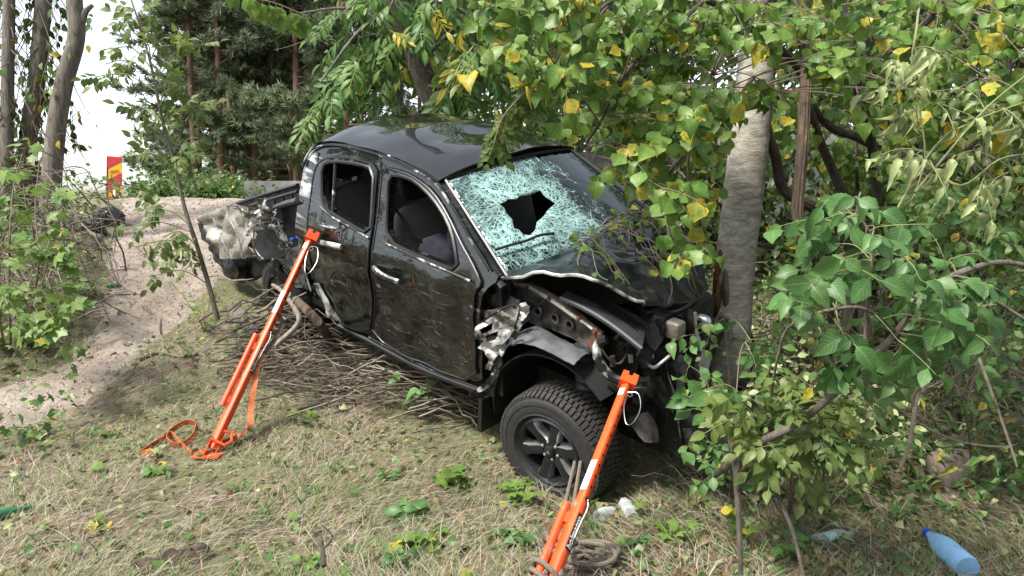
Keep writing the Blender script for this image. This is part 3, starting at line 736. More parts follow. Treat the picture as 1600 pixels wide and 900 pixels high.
mb = MB(); sc_ = [(u, v) for u, v in ((-.985, .0), (-.5, .0), (0, 0), (.5, 0), (.985, 0), (.985, .5), (.985, 1), (0, 1), (-.985, 1), (-.985, .5))]
sheet(mb, sc_, [hole], lambda u, v: (wpt(u, v), (-.45, 0, -.85)), .05, .006)
ws = mb.build('windscreen', M_['windscreen'], truck, sharp=180)
me = ws.data; ul = me.uv_layers.new(name='UVMap')
for lp in me.loops:
    c = me.vertices[lp.vertex_index].co; v = (c.z - WB.z) / (WT.z - WB.z); w = abs(WB.y) * (1 - v) + abs(WT.y) * v; u = c.y / w; v -= .055 * (1 - u * u) / .44
    ul.data[lp.index].uv = ((u - hc[0]) * .70, (v - hc[1]) * .86)
for nm, l in (('windscreen_seal', [wpt(-.99, i / 8) for i in range(9)]), ('windscreen_seal', [wpt(-1 + i / 8, 1.0) + Vector((0, 0, .004)) for i in range(17)]), ('windscreen_seal', [wpt(.99, i / 8) for i in range(9)])):
    mb = MB(); mb.tube(l, .013, 6); mb.build(nm, M_['plastic'], truck)
for s in (-1, 1):                                           # outer face of the windscreen pillars
    mb = MB(); mb.tube([Vector((WB.lerp(WT, u / 8).x - .01, s * (abs(WB.lerp(WT, u / 8).y) + .025), WB.lerp(WT, u / 8).z - .03)) for u in range(9)], .034, 8, flat=.6); mb.build('windscreen_pillar', M_['plastic'], truck)
mb = MB(); wl = [wuv(770, 398), wuv(795, 390), wuv(817, 384), wuv(840, 375), wuv(862, 372)]
mb.tube(spline([wpt(*p) + Vector((.02, 0, .035)) for p in wl], 4), .009, 6); mb.build('wiper', M_['plastic'], truck)
# cab shell: floor, firewall, rear wall with its window, dashboard
mb = MB(); mb.box((-1.55, 0, .46), (2.1, 1.62, .06)); mb.build('cab_floor', M_['dark_trim'], truck)
mb = MB(); mb.box((-.48, 0, .80), (.05, 1.55, .72)); mb.build('firewall', M_['dark_metal'], truck)
mb = MB(); superell(mb, (-.66, 0, 1.06), (.40, 1.5, .26), .5); dash = mb.build('dashboard', M_['dark_trim'], truck)
mb = MB(); mb.lathe([(.19, -.012), (.19, .012), (.165, .012), (.165, -.012)], 24, Matrix.Translation((-.98, .38, 1.06)) @ Matrix.Rotation(rad(-65), 4, 'Y'), closed=True); mb.build('steering_wheel', M_['plastic'], dash)
mb = MB(); sheet(mb, [(-.80, .5), (.80, .5), (.80, 1.15), (.66, 1.62), (-.66, 1.62), (-.80, 1.15)], [[(-.58, 1.22), (.58, 1.22), (.50, 1.54), (-.50, 1.54)]], lambda y, z: ((-2.60 - .12 * max(0, z - 1.1) * 0 + .02 * (z - .5), y, z), (1, 0, 0)), .12, .04)
rw = mb.build('cab_rear_wall', M_['paint'], truck)
mb = MB(); mb.box((-2.575, 0, 1.38), (.006, 1.18, .34)); mb.build('rear_window', M_['tint_glass'], rw)
def seat(x, y, wdt, recl, bench=False):
    sroot = MB(); superell(sroot, (x, y, .70), (.50, wdt, .22), .5); so = sroot.build('seat', M_['fabric'], truck)
    Mr = Matrix.Rotation(rad(-recl), 3, 'Y')
    mb = MB(); superell(mb, Vector((x - .24, y, .74)) + Mr @ Vector((0, 0, .32)), (.17, wdt, .66), .5, Mr, 18, 11); bo = mb.build('backrest', M_['fabric'], so)
    for yy in ((-.4, .4) if bench else (0,)):
        mb = MB(); superell(mb, Vector((x - .24, y + yy, .74)) + Mr @ Vector((0, 0, .76)), (.11, .26, .18), .6, Mr); 
        mb.build('headrest', M_['dark_trim'], so)
    return so
seat(-1.25, -.38, .50, 20); seat(-1.25, .38, .50, 14); seat(-2.12, 0, 1.36, 16, True)
mb = MB(); mb.tube(spline([(-1.62, -.70, 1.44), (-1.45, -.55, 1.15), (-1.22, -.30, .86)], 6), .026, 4, flat=.12); mb.build('seat_belt', M_['belt'], truck)
# load bed
mb = MB(); mb.box((-3.42, .02, .62), (1.56, 1.50, .05)); mb.build('bed_floor', M_['liner'], truck)
mb = sheet(MB(), [(-4.22, .60), (-2.70, .60), (-2.70, 1.17), (-3.5, 1.15), (-4.22, 1.12)], [], lambda x, z: ((x, .80 + .02 * nz(x * 3, z * 3), z), (0, 1, 0)), .12, .06); bw = mb.build('bed_side', M_['liner'], truck)
mb = MB(); mb.tube([(-4.22, .83, 1.135), (-3.5, .83, 1.165), (-2.68, .83, 1.185)], .045, 8, flat=.7); mb.build('bed_rail', M_['plastic'], bw)
for i in range(6):
    mb = MB(); mb.box((-4.05 + i * .25, .785, .86), (.07, .03, .48)); mb.build('liner_rib', M_['liner'], bw)
mb = MB(); mb.box((-2.70, 0, .89), (.05, 1.6, .56)); mb.build('bed_front', M_['liner'], truck)
mb = MB(); mb.tube([(-2.72, -.78, 1.19), (-2.72, .78, 1.19)], .035, 6); mb.build('bed_bar', M_['plastic'], truck)
def pl(l, y, it=0): return chaikin([(tp(a, b, y).x, tp(a, b, y).z) for a, b in l], it)
def crump(y, amp, sc=5, tilt=(0, 0), seed=0, piv=(0, 0), amp2=0):
    def fn(x, z):
        d = amp * .6 * nz(x * sc, z * sc, seed) + amp * .3 * nz(x * sc * 2.3, z * sc * 2.3, seed + 4) + amp2 * nz(x * sc * 6, z * sc * 6, seed + 2)
        rid = amp * 1.5 * (.5 - 2 * abs(nz(x * sc * .8 + 9, z * sc * .9, seed + 7))) + amp * .7 * (.5 - 2 * abs(nz(x * sc * 1.9 + 3, z * sc * 1.6, seed + 17)))
        return ((x, y + d + rid + tilt[0] * (x - piv[0]) + tilt[1] * (z - piv[1]), z), (0, 1, 0))
    return fn
def torn(name, l, y, m, amp=.03, sc=5, step=.035, thick=.006, seed=0, tilt=(0, 0), it=0, holes=(), parent=None, amp2=.004, sharp=28, label=None):
    o = pl(l, y, it); c = (sum(p[0] for p in o) / len(o), sum(p[1] for p in o) / len(o))
    mb = sheet(MB(), o, [pl(h, y) for h in holes], crump(y, amp, sc, tilt, seed, c, amp2), step, thick)
    ob = mb.build(name, m, parent or truck, sharp=sharp)
    if label: ob['label'] = label
    return ob
torn('bed_side', [(466, 312), (447, 317), (430, 324), (424, 338), (412, 356), (399, 379), (402, 393), (409, 406), (424, 404), (440, 401), (452, 388), (467, 384)], -.83, M_['liner'], .015, 3, seed=1, tilt=(.1, 0), label='torn black near side of the load bed')
mb = MB(); mb.tube(spline([tp(432, 324, -.84), tp(448, 318, -.84), tp(466, 313, -.82)], 4), .035, 8, flat=.7); mb.build('bed_rail', M_['grey_plastic'], truck)
torn('rear_quarter', [(324, 336), (333, 328), (345, 324), (356, 320), (368, 330), (378, 340), (383, 358), (388, 378), (393, 400), (382, 404), (368, 401), (355, 402), (347, 388), (339, 370), (331, 352)], -.80, M_['bare_metal'], .05, 3.6, .02, seed=5, tilt=(.12, .25), sharp=18, amp2=.007, label='crumpled bare metal rear quarter of the truck')
torn('torn_flap', [(359, 321), (372, 324), (388, 331), (402, 329), (410, 318), (416, 307), (424, 311), (432, 325), (424, 333), (421, 343), (411, 348), (405, 353), (396, 350), (388, 356), (381, 351), (378, 340), (368, 332)], -.88, M_['torn_metal'], .04, 10, .018, seed=9, tilt=(0, -.35), sharp=18, amp2=.008, label='torn grey flap of bed side metal')
torn('inner_sheet', [(382, 352), (398, 352), (420, 349), (423, 362), (420, 379), (408, 378), (398, 380), (388, 378)], -.76, M_['bare_metal'], .03, 10, .02, seed=12, sharp=18)
torn('bed_liner', [(362, 323), (380, 316), (417, 305), (464, 291), (470, 314), (450, 330), (425, 346), (396, 352), (378, 338)], -.36, M_['liner'], .01, 4, .05, .02, seed=2)
for yy, l in ((-.36, [(364, 320), (390, 311), (417, 303), (440, 296), (465, 289)]), (-.42, [(392, 321), (420, 312), (466, 299)])):
    mb = MB(); mb.tube(spline([tp(a, b, yy) for a, b in l], 4), .022, 8, flat=.7); mb.build('bed_rail', M_['plastic'], truck)
for k in range(5):
    mb = MB(); a = 400 + k * 14; mb.tube([tp(a, 312 - k * 4.2, -.385), tp(a + 4, 336 - k * 3, -.385)], .010, 5); mb.build('liner_rib', M_['liner'], truck)
torn('crushed_panel', [(398, 352), (412, 346), (424, 336), (430, 326), (436, 345), (444, 368), (452, 386), (444, 396), (436, 382), (428, 362), (420, 352), (408, 362)], -.90, M_['paint'], .03, 9, .02, .006, seed=41, sharp=20)
for l, r_ in (([(429, 330), (436, 350), (444, 372), (450, 386)], .005), ([(398, 352), (396, 378), (403, 396), (412, 405)], .006), ([(333, 340), (342, 362), (352, 385), (358, 402)], .006), ([(352, 324), (360, 344), (372, 370), (380, 402)], .006)):
    mb = MB(); mb.tube(spline([tp(a, b, -.90) for a, b in l], 5), r_, 5); mb.build('torn_edge', M_['torn_metal'], truck)
torn('rear_bumper', [(304, 351), (313, 346), (324, 357), (336, 371), (348, 388), (362, 407), (373, 424), (369, 436), (358, 438), (346, 424), (334, 404), (322, 384), (312, 366)], -.74, M_['plastic'], .03, 6, .03, .09, seed=3, it=1, sharp=45, label='black rear bumper hanging at an angle')
torn('underbody_shield', [(358, 405), (392, 402), (412, 408), (410, 428), (392, 440), (372, 444), (362, 428)], -.62, M_['dark_metal'], .03, 6, .04, .05, seed=4)
torn('wheel_arch_liner', [(443, 406), (452, 390), (464, 396), (474, 414), (482, 438), (487, 455), (474, 452), (458, 446), (446, 430)], -.86, M_['grey_plastic'], .02, 9, .025, .01, seed=6, it=1, label='ribbed grey liner above the rear wheel')
torn('bent_bracket', [(417, 420), (423, 409), (430, 405), (438, 420), (449, 440), (444, 447), (432, 436)], -.90, M_['edge'], .02, 8, .025, .02, seed=8)
mb = MB(); superell(mb, tp(458, 374, -.9), (.035, .05, .035), .8); mb.build('side_lamp', M_['blue_light'], truck)
mb = MB(); mb.tube(spline([tp(470, 385, -.89), tp(474, 415, -.89), tp(486, 455, -.89)], 5), .008, 5); mb.build('pillar_edge', M_['scraped'], truck)
torn('arch_edge', [(489, 443), (498, 444), (503, 458), (516, 480), (531, 505), (519, 498), (503, 476), (492, 455)], -.89, M_['scraped'], .015, 7, .025, .01, seed=2)
# chassis, axles
for y in (-.42, .42):
    mb = MB(); mb.box((-1.85, y, .47), (4.5, .09, .16)); mb.build('chassis_rail', M_['dark_metal'], truck)
mb = MB(); mb.tube([(-3.0, -.72, .36), (-3.0, .72, .36)], .05, 8); superell(mb, (-3.0, .05, .36), (.3, .34, .3), .9); mb.build('rear_axle', M_['dark_metal'], truck)
mb = MB(); mb.tube([(0, -.7, .33), (0, .72, .36)], .035, 8); mb.build('front_axle', M_['dark_metal'], truck)
mb = MB(); mb.box((-1.5, 0, .36), (1.6, .34, .2)); mb.build('gearbox', M_['dark_metal'], truck)
mb = MB(); mb.tube([(-3.3, -.55, .45), (-2.6, -.55, .40), (-2.4, -.5, .45)], .04, 8); mb.build('exhaust', M_['rust'], truck)
# wheels
def wheel(c, steer, outer, detail=True, camber=0):
    M = Matrix.Translation(c) @ Matrix.Rotation(rad(steer), 4, 'Z') @ Matrix.Rotation(rad(camber), 4, 'X') @ Matrix.Rotation(rad(90 if outer < 0 else -90), 4, 'X')   # local +z looks outward
    root = bpy.data.objects.new('wheel', None); COL.objects.link(root); root.parent = truck; root.matrix_local = M
    R0, RR, hw = .368, .212, .122
    prof = [(RR - .004, -hw + .02), (RR + .02, -hw + .004), (.29, -hw - .012), (.335, -hw - .004), (R0 - .022, -hw + .014), (R0 - .012, -hw + .03), (R0 - .010, 0), (R0 - .012, hw - .03), (R0 - .022, hw - .014), (.335, hw + .004), (.318, hw + .012), (.30, hw + .013), (.296, hw + .010), (.27, hw + .013), (.245, hw + .009), (.24, hw + .013), (RR + .018, hw - .001), (RR - .004, hw - .02)]
    mb = MB(); mb.lathe(prof, 56, closed=True); ty = mb.build('tyre', M_['rubber'], root, sharp=35)
    mb = MB(); nb = 66
    if detail:
        for row, (z0, z1) in enumerate(((-.125, -.078), (-.070, -.028), (-.020, .020), (.028, .070), (.078, .125))):
            for k in range(nb):
                th = 2 * math.pi * (k + .5 * (row % 2)) / nb; dth = 2 * math.pi / nb * .34; sk = (.022 if row in (1, 3) else .012) * (1 if row < 2.5 else -1)
                V = []
                for rr_ in (R0 - .016, R0):
                    e = 0.0 if rr_ < R0 - .01 else .002
                    for (a, zz) in ((-dth, z0), (dth, z0), (dth, z1), (-dth, z1)):
                        drop = -.012 if (abs(zz) > .11) else 0
                        t_ = th + a * (1 - e * 30) + sk * (zz - z0) / .045; V.append(((rr_ + drop) * math.cos(t_), (rr_ + drop) * math.sin(t_), zz))
                mb.add(V, [(4, 5, 6, 7), (0, 1, 5, 4), (1, 2, 6, 5), (2, 3, 7, 6), (3, 0, 4, 7)])
        to = mb.build('tread', M_['tread'], ty, smooth=False); to['kind'] = 'stuff'
    mb = MB(); mb.lathe([(RR + .006, hw - .004), (RR - .004, hw + .004), (RR - .016, hw - .004), (RR - .024, hw - .05), (RR - .03, -hw + .03), (RR - .004, -hw + .02), (RR, 0)], 48, closed=True); rim = mb.build('rim', M_['rim'], root, sharp=35)
    if detail:
        mb = MB(); mb.lathe([(.05, -.02), (.15, -.02), (.15, 0), (.05, 0)], 32, closed=True); mb.build('brake_disc', M_['dull_metal'], rim)
        for k in range(6):
            a = 2 * math.pi * k / 6 + .3; Mk = Matrix.Rotation(a, 4, 'Z'); mb = MB()
            sec = [(.048, .034, hw - .030), (.09, .036, hw - .022), (.14, .034, hw - .014), (.178, .044, hw - .010), (.200, .056, hw - .010)]
            V = []; F = []
            for (r_, w_, z_) in sec: V += [Mk @ Vector(q) for q in ((r_, -w_ * 1.15, z_ - .05), (r_, -w_ * .78, z_), (r_, 0, z_ + .006), (r_, w_ * .78, z_), (r_, w_ * 1.15, z_ - .05))]
            mi = []
            for i in range(len(sec) - 1):
                for j in range(4): F.append((i * 5 + j, (i + 1) * 5 + j, (i + 1) * 5 + j + 1, i * 5 + j + 1)); mi.append(1 if j in (0, 3) else 0)
            mb.add(V, F); mb.m = mi; mb.build('spoke', [M_['rim'], M_['rim_bright']], rim, sharp=30)
            a2 = a + math.pi / 6; mb = MB(); mb.lathe([(.011, hw - .045), (.011, hw - .022), (.006, hw - .018)], 6, Matrix.Translation((.056 * math.cos(a2), .056 * math.sin(a2), 0))); mb.build('lug_nut', M_['steel'], rim)
        mb = MB(); mb.lathe([(.075, hw - .06), (.072, hw - .036), (.034, hw - .026), (.032, hw - .010), (.024, hw - .006)], 24); hub = mb.build('hub_cap', M_['plastic'], rim)
        for k in range(3):                                   # three-diamond emblem
            a = math.pi / 2 + 2 * math.pi * k / 3; d = Vector((math.cos(a), math.sin(a), 0)); n_ = Vector((-d.y, d.x, 0)); z = Vector((0, 0, hw - .004)); mb = MB()
            q = [d * .0008, d * .0085 + n_ * .0048, d * .017, d * .0085 - n_ * .0048]
            mb.add([p + z for p in q] + [p + z - Vector((0, 0, .004)) for p in q], [(0, 1, 2, 3), (0, 4, 5, 1), (1, 5, 6, 2), (2, 6, 7, 3), (3, 7, 4, 0)]); mb.build('emblem_diamond', M_['rim_bright'], rim, smooth=False)
    return root
hub_f = tp(853, 706, -.86); wheel((hub_f.x, -.74, hub_f.z), 6, -1, camber=0)
wheel((-3.0, -.74, .33), 0, -1); wheel((.0, .76, .36), 6, 1, False); wheel((-3.0, .76, .36), 0, 1, False)
# front end --------------------------------------------------------------
HC = [[(783, 431, -.78), (840, 404, -.40), (893, 376, 0), (935, 352, .35), (985, 334, .70)],
      [(865, 425, -.78), (905, 396, -.42), (950, 364, 0), (990, 342, .35), (1030, 346, .66)],
      [(938, 442, -.74), (965, 412, -.42), (1000, 382, -.05), (1035, 352, .26), (1062, 368, .52)],
      [(1002, 472, -.64), (1030, 448, -.42), (1052, 424, -.14), (1072, 398, .12), (1086, 392, .34)],
      [(1005, 479, -.62), (1042, 474, -.44), (1072, 471, -.26), (1094, 468, -.08), (1106, 446, .14)]]
HP = [[tp(*c) for c in row] for row in HC]
def cat(P, t):
    n = len(P) - 1; k = min(int(t * n), n - 1); s = t * n - k; a, b, c, d = P[max(k - 1, 0)], P[k], P[k + 1], P[min(k + 2, n)]
    return .5 * ((2 * b) + (c - a) * s + (2 * a - 5 * b + 4 * c - d) * s * s + (3 * b - a - 3 * c + d) * s ** 3)
def hoodf(u, v):
    p = cat([cat(r, v) for r in HP], u)
    q = .022 * nz(p.x * 4, p.y * 4, 3) + .026 * (.5 - 2 * abs(nz(p.x * 3.5 + 2, p.y * 4.5, 5))) + .012 * (.5 - 2 * abs(nz(p.x * 9, p.y * 8, 15))) + .004 * nz(p.x * 18, p.y * 18, 1)
    return p + Vector((0, 0, q * min(1, 6 * u + .2)))
mb = MB(); mb.grid(hoodf, 44, 40, thick=.012); hood = mb.build('hood', M_['dusty_paint'], truck, sharp=50); hood['label'] = 'buckled black hood pushed up against the tree'
mb = MB(); mb.tube([hoodf(i / 24, 0) + Vector((0, -.004, -.004)) for i in range(25)], .010, 6); mb.build('hood_edge', M_['scraped'], hood)
mb = MB(); mb.tube([hoodf(1, i / 24) for i in range(25)], .008, 6); mb.build('hood_edge', M_['plastic'], hood)
# stripped inner wing with its access holes, top rail and liner
apr = torn('inner_wing', [(792, 449), (806, 444), (826, 447), (848, 460), (870, 474), (892, 488), (912, 502), (930, 516), (946, 528), (940, 543), (926, 552), (906, 536), (886, 526), (866, 518), (842, 510), (822, 502), (806, 496), (795, 478)], -.66, M_['dull_metal'], .012, 6, .03, .03, seed=2,
           holes=[[(840 + 6 * math.cos(a), 487 + 9 * math.sin(a)) for a in np.linspace(0, 6.28, 9)[:-1]], [(867 + 5 * math.cos(a), 497 + 8 * math.sin(a)) for a in np.linspace(0, 6.28, 9)[:-1]], [(890 + 6 * math.cos(a), 507 + 7 * math.sin(a)) for a in np.linspace(0, 6.28, 9)[:-1]]], label='stripped dirty inner wing with round holes')
for (cx, cy) in ((840, 487), (867, 497), (890, 507)):
    c = tp(cx, cy, -.672); mb = MB(); mb.lathe([(.020, -.006), (.034, -.006), (.034, .006), (.020, .006)], 18, Matrix.Translation(c) @ Matrix.Rotation(rad(90), 4, 'X'), closed=True); mb.build('hole_collar', M_['dull_metal'], apr)
mb = MB(); mb.tube(spline([tp(790, 447, -.64), tp(822, 445, -.66), (tp(856, 462, -.67)), tp(900, 492, -.68), tp(940, 522, -.68)], 6), [.03] * 10 + [.034] * 10 + [.022] * 5, 8, flat=.6); mb.build('wing_rail', M_['bare_metal'], truck)
for (a, b, r_) in ((930, 517, .014), (937, 524, .011), (905, 497, .009), (858, 466, .009), (822, 449, .009)):
    mb = MB(); mb.lathe([(r_ * 1.5, 0), (r_ * 1.5, .004), (r_, .006), (r_, .014)], 8, Matrix.Translation(tp(a, b, -.70)) @ Matrix.Rotation(rad(90), 4, 'X')); mb.build('bolt', M_['rust'], truck)
torn('rust_patch', [(915, 532), (932, 518), (944, 528), (938, 542), (924, 548)], -.70, M_['rust'], .012, 8, .02, .004, seed=3)
AO = [tp(a, b, -.86) for a, b in ((799, 541), (812, 536), (836, 541), (862, 552), (888, 566), (897, 570))]
AI = [tp(a, b, -.66) for a, b in ((806, 522), (826, 512), (846, 511), (872, 527), (902, 541), (924, 553))]
mb = MB(); mb.grid(lambda u, v: tuple(cat(AO, u).lerp(cat(AI, u), v) + Vector((0, 0, .022 * math.sin(v * 3.1) + .006 * nz(u * 14, v * 5)))), 26, 8, thick=.005); mb.build('arch_liner', M_['grey_plastic'], truck, sharp=60)['label'] = 'loose grey wheel arch liner above the front wheel'
# dark wheel well behind the front wheel
def wellf(u, v):
    a = rad(48 + 142 * u); return (hub_f.x - .0 + .50 * math.cos(a), -.80 + .5 * v, hub_f.z + .10 + .47 * math.sin(a))
mb = MB(); mb.grid(wellf, 20, 6, thick=.01); mb.build('wheel_well', M_['dark_trim'], truck)
mb = MB(); mb.box((hub_f.x, -.32, hub_f.z + .25), (.9, .04, .60)); mb.build('wheel_well', M_['dark_trim'], truck)
# torn remains of the wing behind the wheel
torn('wing_remnant', [(749, 508), (760, 497), (780, 487), (800, 479), (806, 478), (810, 487), (807, 502), (802, 515), (794, 528), (786, 540), (779, 553), (773, 566), (769, 580), (763, 574), (766, 560), (762, 548), (754, 540), (760, 530), (751, 524)], -.86, M_['torn_metal'], .034, 7, .016, .004, seed=14, tilt=(.35, .1), sharp=18, amp2=.008,
     holes=[[(757, 512), (768, 505), (770, 514), (762, 519)], [(765, 522), (777, 518), (776, 530), (768, 531)]], label='torn silvery remnant of the front wing')
mb = MB(); mb.tube(spline([tp(748, 507, -.87), tp(775, 489, -.88), tp(803, 477, -.86), tp(811, 488, -.88), tp(803, 514, -.9)], 6), .006, 5); mb.build('wing_edge', M_['edge'], truck)
torn('crushed_wing_strip', [(812, 503), (820, 500), (808, 520), (795, 540), (784, 560), (779, 580), (772, 598), (757, 610), (740, 617), (737, 612), (752, 602), (764, 590), (769, 574), (778, 552), (790, 532), (802, 514)], -.89, M_['edge'], .022, 10, .02, .012, seed=21, sharp=35)
torn('inner_post', [(744, 450), (756, 446), (764, 470), (758, 500), (752, 540), (758, 580), (762, 604), (752, 612), (747, 560), (741, 500)], -.80, M_['dark_metal'], .02, 7, .03, .03, seed=16)
torn('post_flange', [(728, 497), (745, 488), (770, 484), (801, 476), (800, 482), (772, 492), (752, 500), (735, 506)], -.84, M_['dull_metal'], .012, 8, .025, .02, seed=18)
mb = MB(); mb.lathe([(.062, -.05), (.066, -.01), (.06, .02), (.058, .032), (.03, .038)], 20, Matrix.Translation(tp(778, 462, -.72))); mb.build('strut_cap', M_['plastic'], truck)
torn('cowl_side', [(757, 448), (778, 438), (796, 444), (798, 462), (812, 470), (806, 480), (780, 486), (762, 478)], -.74, M_['plastic'], .02, 6, .03, .03, seed=19)
mb = MB(); mb.box(tp(768, 640, -.78), (.03, .20, .24), Matrix.Rotation(rad(4), 3, 'Y')); mb.build('mud_flap', M_['plastic'], truck)
# scuttle grille thrown out from under the windscreen
ga, gb, gc_, gd = tp(876, 466, -.72), tp(891, 452, -.58), tp(1003, 546, -.74), tp(1010, 512, -.52)
def grf(u, v): return ga.lerp(gc_, u).lerp(gb.lerp(gd, u), v) + Vector((0, 0, .03 * math.sin(u * 3.1) + .015 * math.sin(v * 3.1)))
mb = MB(); mb.grid(grf, 20, 6, thick=.02); gr = mb.build('scuttle_grille', M_['grey_plastic'], truck)
gr.data.materials[0] = M_['liner']
for i in range(30):
    u = .05 + .86 * i / 29; mb = MB(); mb.tube([grf(u, .42) + Vector((0, 0, .004)), grf(u, .92) + Vector((0, 0, .004))], .0045, 4); mb.build('grille_slat', M_['plastic'], gr)
mb = MB(); mb.tube([grf(i / 10, 0) for i in range(11)], .014, 6); mb.build('grille_lip', M_['liner'], gr)
mb = MB(); mb.grid(lambda u, v: grf(.3 + .7 * u, 1) .lerp(tp(1024, 512, -.44), v * u) + Vector((0, .05 * v, -.015 * v)), 10, 4, thick=.012); mb.build('grille_tail', M_['grey_plastic'], gr)
# bent front crossmember, spring, struts and clutter
mb = MB(); mb.tube(spline([tp(948, 530, -.74), tp(936, 536, -.76), (tp(933, 552, -.78)), tp(941, 574, -.78), tp(958, 590, -.76), tp(984, 597, -.72), tp(1008, 596, -.64)], 6), .026, 8); mb.build('crossmember', M_['edge'], truck)
cpos = tp(917, 590, -.62); mb = MB(); prof = []
for i in range(9): prof += [(.050, -.22 + i * .05), (.068, -.205 + i * .05), (.068, -.19 + i * .05), (.050, -.175 + i * .05)]
mb.lathe(prof, 18, Matrix.Translation(cpos) @ Matrix.Rotation(rad(8), 4, 'X')); mb.build('spring', M_['dark_metal'], truck)
clut = [('radiator_support', [(1000, 520), (1022, 500), (1040, 508), (1030, 545), (1012, 575), (990, 580), (985, 560)], -.50, 'dark_metal', .03), ('radiator_support', [(1068, 486), (1082, 482), (1086, 530), (1104, 560), (1096, 580), (1070, 572), (1062, 540)], -.30, 'dull_metal', .02),
        ('headlight_bracket', [(1040, 496), (1064, 490), (1066, 530), (1056, 560), (1040, 556), (1034, 525)], -.38, 'dark_metal', .03), ('bumper_skin', [(1034, 575), (1046, 562), (1070, 565), (1094, 553), (1108, 560), (1114, 610), (1112, 660), (1104, 700), (1082, 722), (1066, 704), (1058, 668), (1056, 630), (1042, 604)], -.42, 'plastic', .035),
        ('bumper_skin', [(988, 600), (1010, 590), (1034, 586), (1044, 612), (1050, 648), (1036, 634), (1024, 612), (1004, 612)], -.56, 'plastic', .03), ('lower_bracket', [(974, 660), (992, 650), (1012, 645), (1024, 668), (1028, 692), (1008, 690), (990, 674)], -.60, 'dull_metal', .03),
        ('inner_panel', [(946, 520), (962, 512), (978, 530), (996, 552), (1000, 576), (985, 590), (960, 582), (948, 560)], -.50, 'dark_metal', .03), ('wing_inner', [(1052, 575), (1060, 556), (1074, 560), (1066, 600), (1060, 640)], -.46, 'liner', .02)]
for i, (nm, l, y, m, amp) in enumerate(clut): torn(nm, l, y, M_[m], amp, 6, .03, .012, seed=30 + i, sharp=40)
mb = MB(); superell(mb, (.08, .05, .72), (.62, .60, .46), .5, fn=lambda p: p + p.normalized() * .05 * nz(p.x * 9, p.y * 9, p.z * 9)); mb.build('engine', M_['dark_metal'], truck)
mb = MB(); superell(mb, (.12, -.42, .86), (.26, .20, .22), .3); mb.build('battery', M_['plastic'], truck)
mb = MB(); superell(mb, (.22, .0, 1.02), (.3, .5, .10), .4); mb.build('engine_cover', M_['plastic'], truck)
mb = MB(); mb.box((.30, -.02, .62), (.06, .8, .5), Matrix.Rotation(rad(12), 3, 'Y')); mb.build('radiator', M_['dull_metal'], truck)
for l, r_, m in (([(968, 545, -.62), (985, 535, -.6), (1000, 542, -.58), (996, 556, -.6)], .009, 'plastic'), ([(940, 545, -.7), (952, 562, -.68), (968, 568, -.64), (980, 552, -.6)], .007, 'dull_metal'), ([(1030, 478, -.4), (1050, 488, -.4), (1072, 480, -.3), (1082, 470, -.2)], .012, 'plastic'), ([(1092, 500, -.3), (1100, 530, -.28), (1108, 555, -.25)], .014, 'plastic'), ([(1000, 500, -.45), (1020, 492, -.4), (1040, 497, -.35)], .014, 'plastic'), ([(956, 556, -.66), (958, 572, -.66)], .018, 'dull_metal'), ([(985, 553, -.6), (986, 566, -.6)], .014, 'steel'), ([(820, 480, -.68), (838, 476, -.69), (846, 490, -.7), (836, 503, -.7)], .010, 'plastic'), ([(796, 470, -.7), (824, 468, -.7), (840, 476, -.7), (853, 470, -.7)], .008, 'dark_metal')):
    mb = MB(); mb.tube(spline([tp(*p) for p in l], 5), r_, 6); mb.build('hose', M_[m], truck)
for l_, r_, m_ in (([(1041, 556, -.45), (1044, 585, -.45), (1055, 620, -.45), (1060, 660, -.45), (1066, 702, -.44)], .004, 'scraped'), ([(1086, 488, -.33), (1088, 515, -.33), (1096, 548, -.33)], .010, 'rim_bright'), ([(1002, 562, -.58), (1020, 574, -.56), (1034, 566, -.52), (1046, 556, -.48)], .010, 'edge'), ([(950, 600, -.70), (975, 612, -.66), (1000, 606, -.62), (1020, 618, -.58)], .016, 'dark_metal'), ([(960, 530, -.6), (972, 520, -.56), (990, 516, -.52)], .011, 'dull_metal'), ([(1014, 530, -.5), (1022, 548, -.5), (1018, 566, -.5)], .006, 'edge')):
    mb = MB(); mb.tube(spline([tp(*p) for p in l_], 5), r_, 6); mb.build('bent_strip', M_[m_], truck)
mb = MB(); superell(mb, tp(1055, 514, -.44), (.09, .08, .10), .35); mb.build('fluid_reservoir', M_['bare_metal'], truck)
mb = MB(); superell(mb, tp(1030, 496, -.36), (.12, .10, .07), .35); mb.build('air_box', M_['grey_plastic'], truck)
mb = MB(); superell(mb, tp(1092, 540, -.26), (.07, .06, .12), .4); mb.build('lamp_housing', M_['dull_metal'], truck)
c = tp(1098, 508, -.22); mb = MB(); superell(mb, c, (.10, .06, .12), .6); mb.build('headlight', M_['rim_bright'], truck)
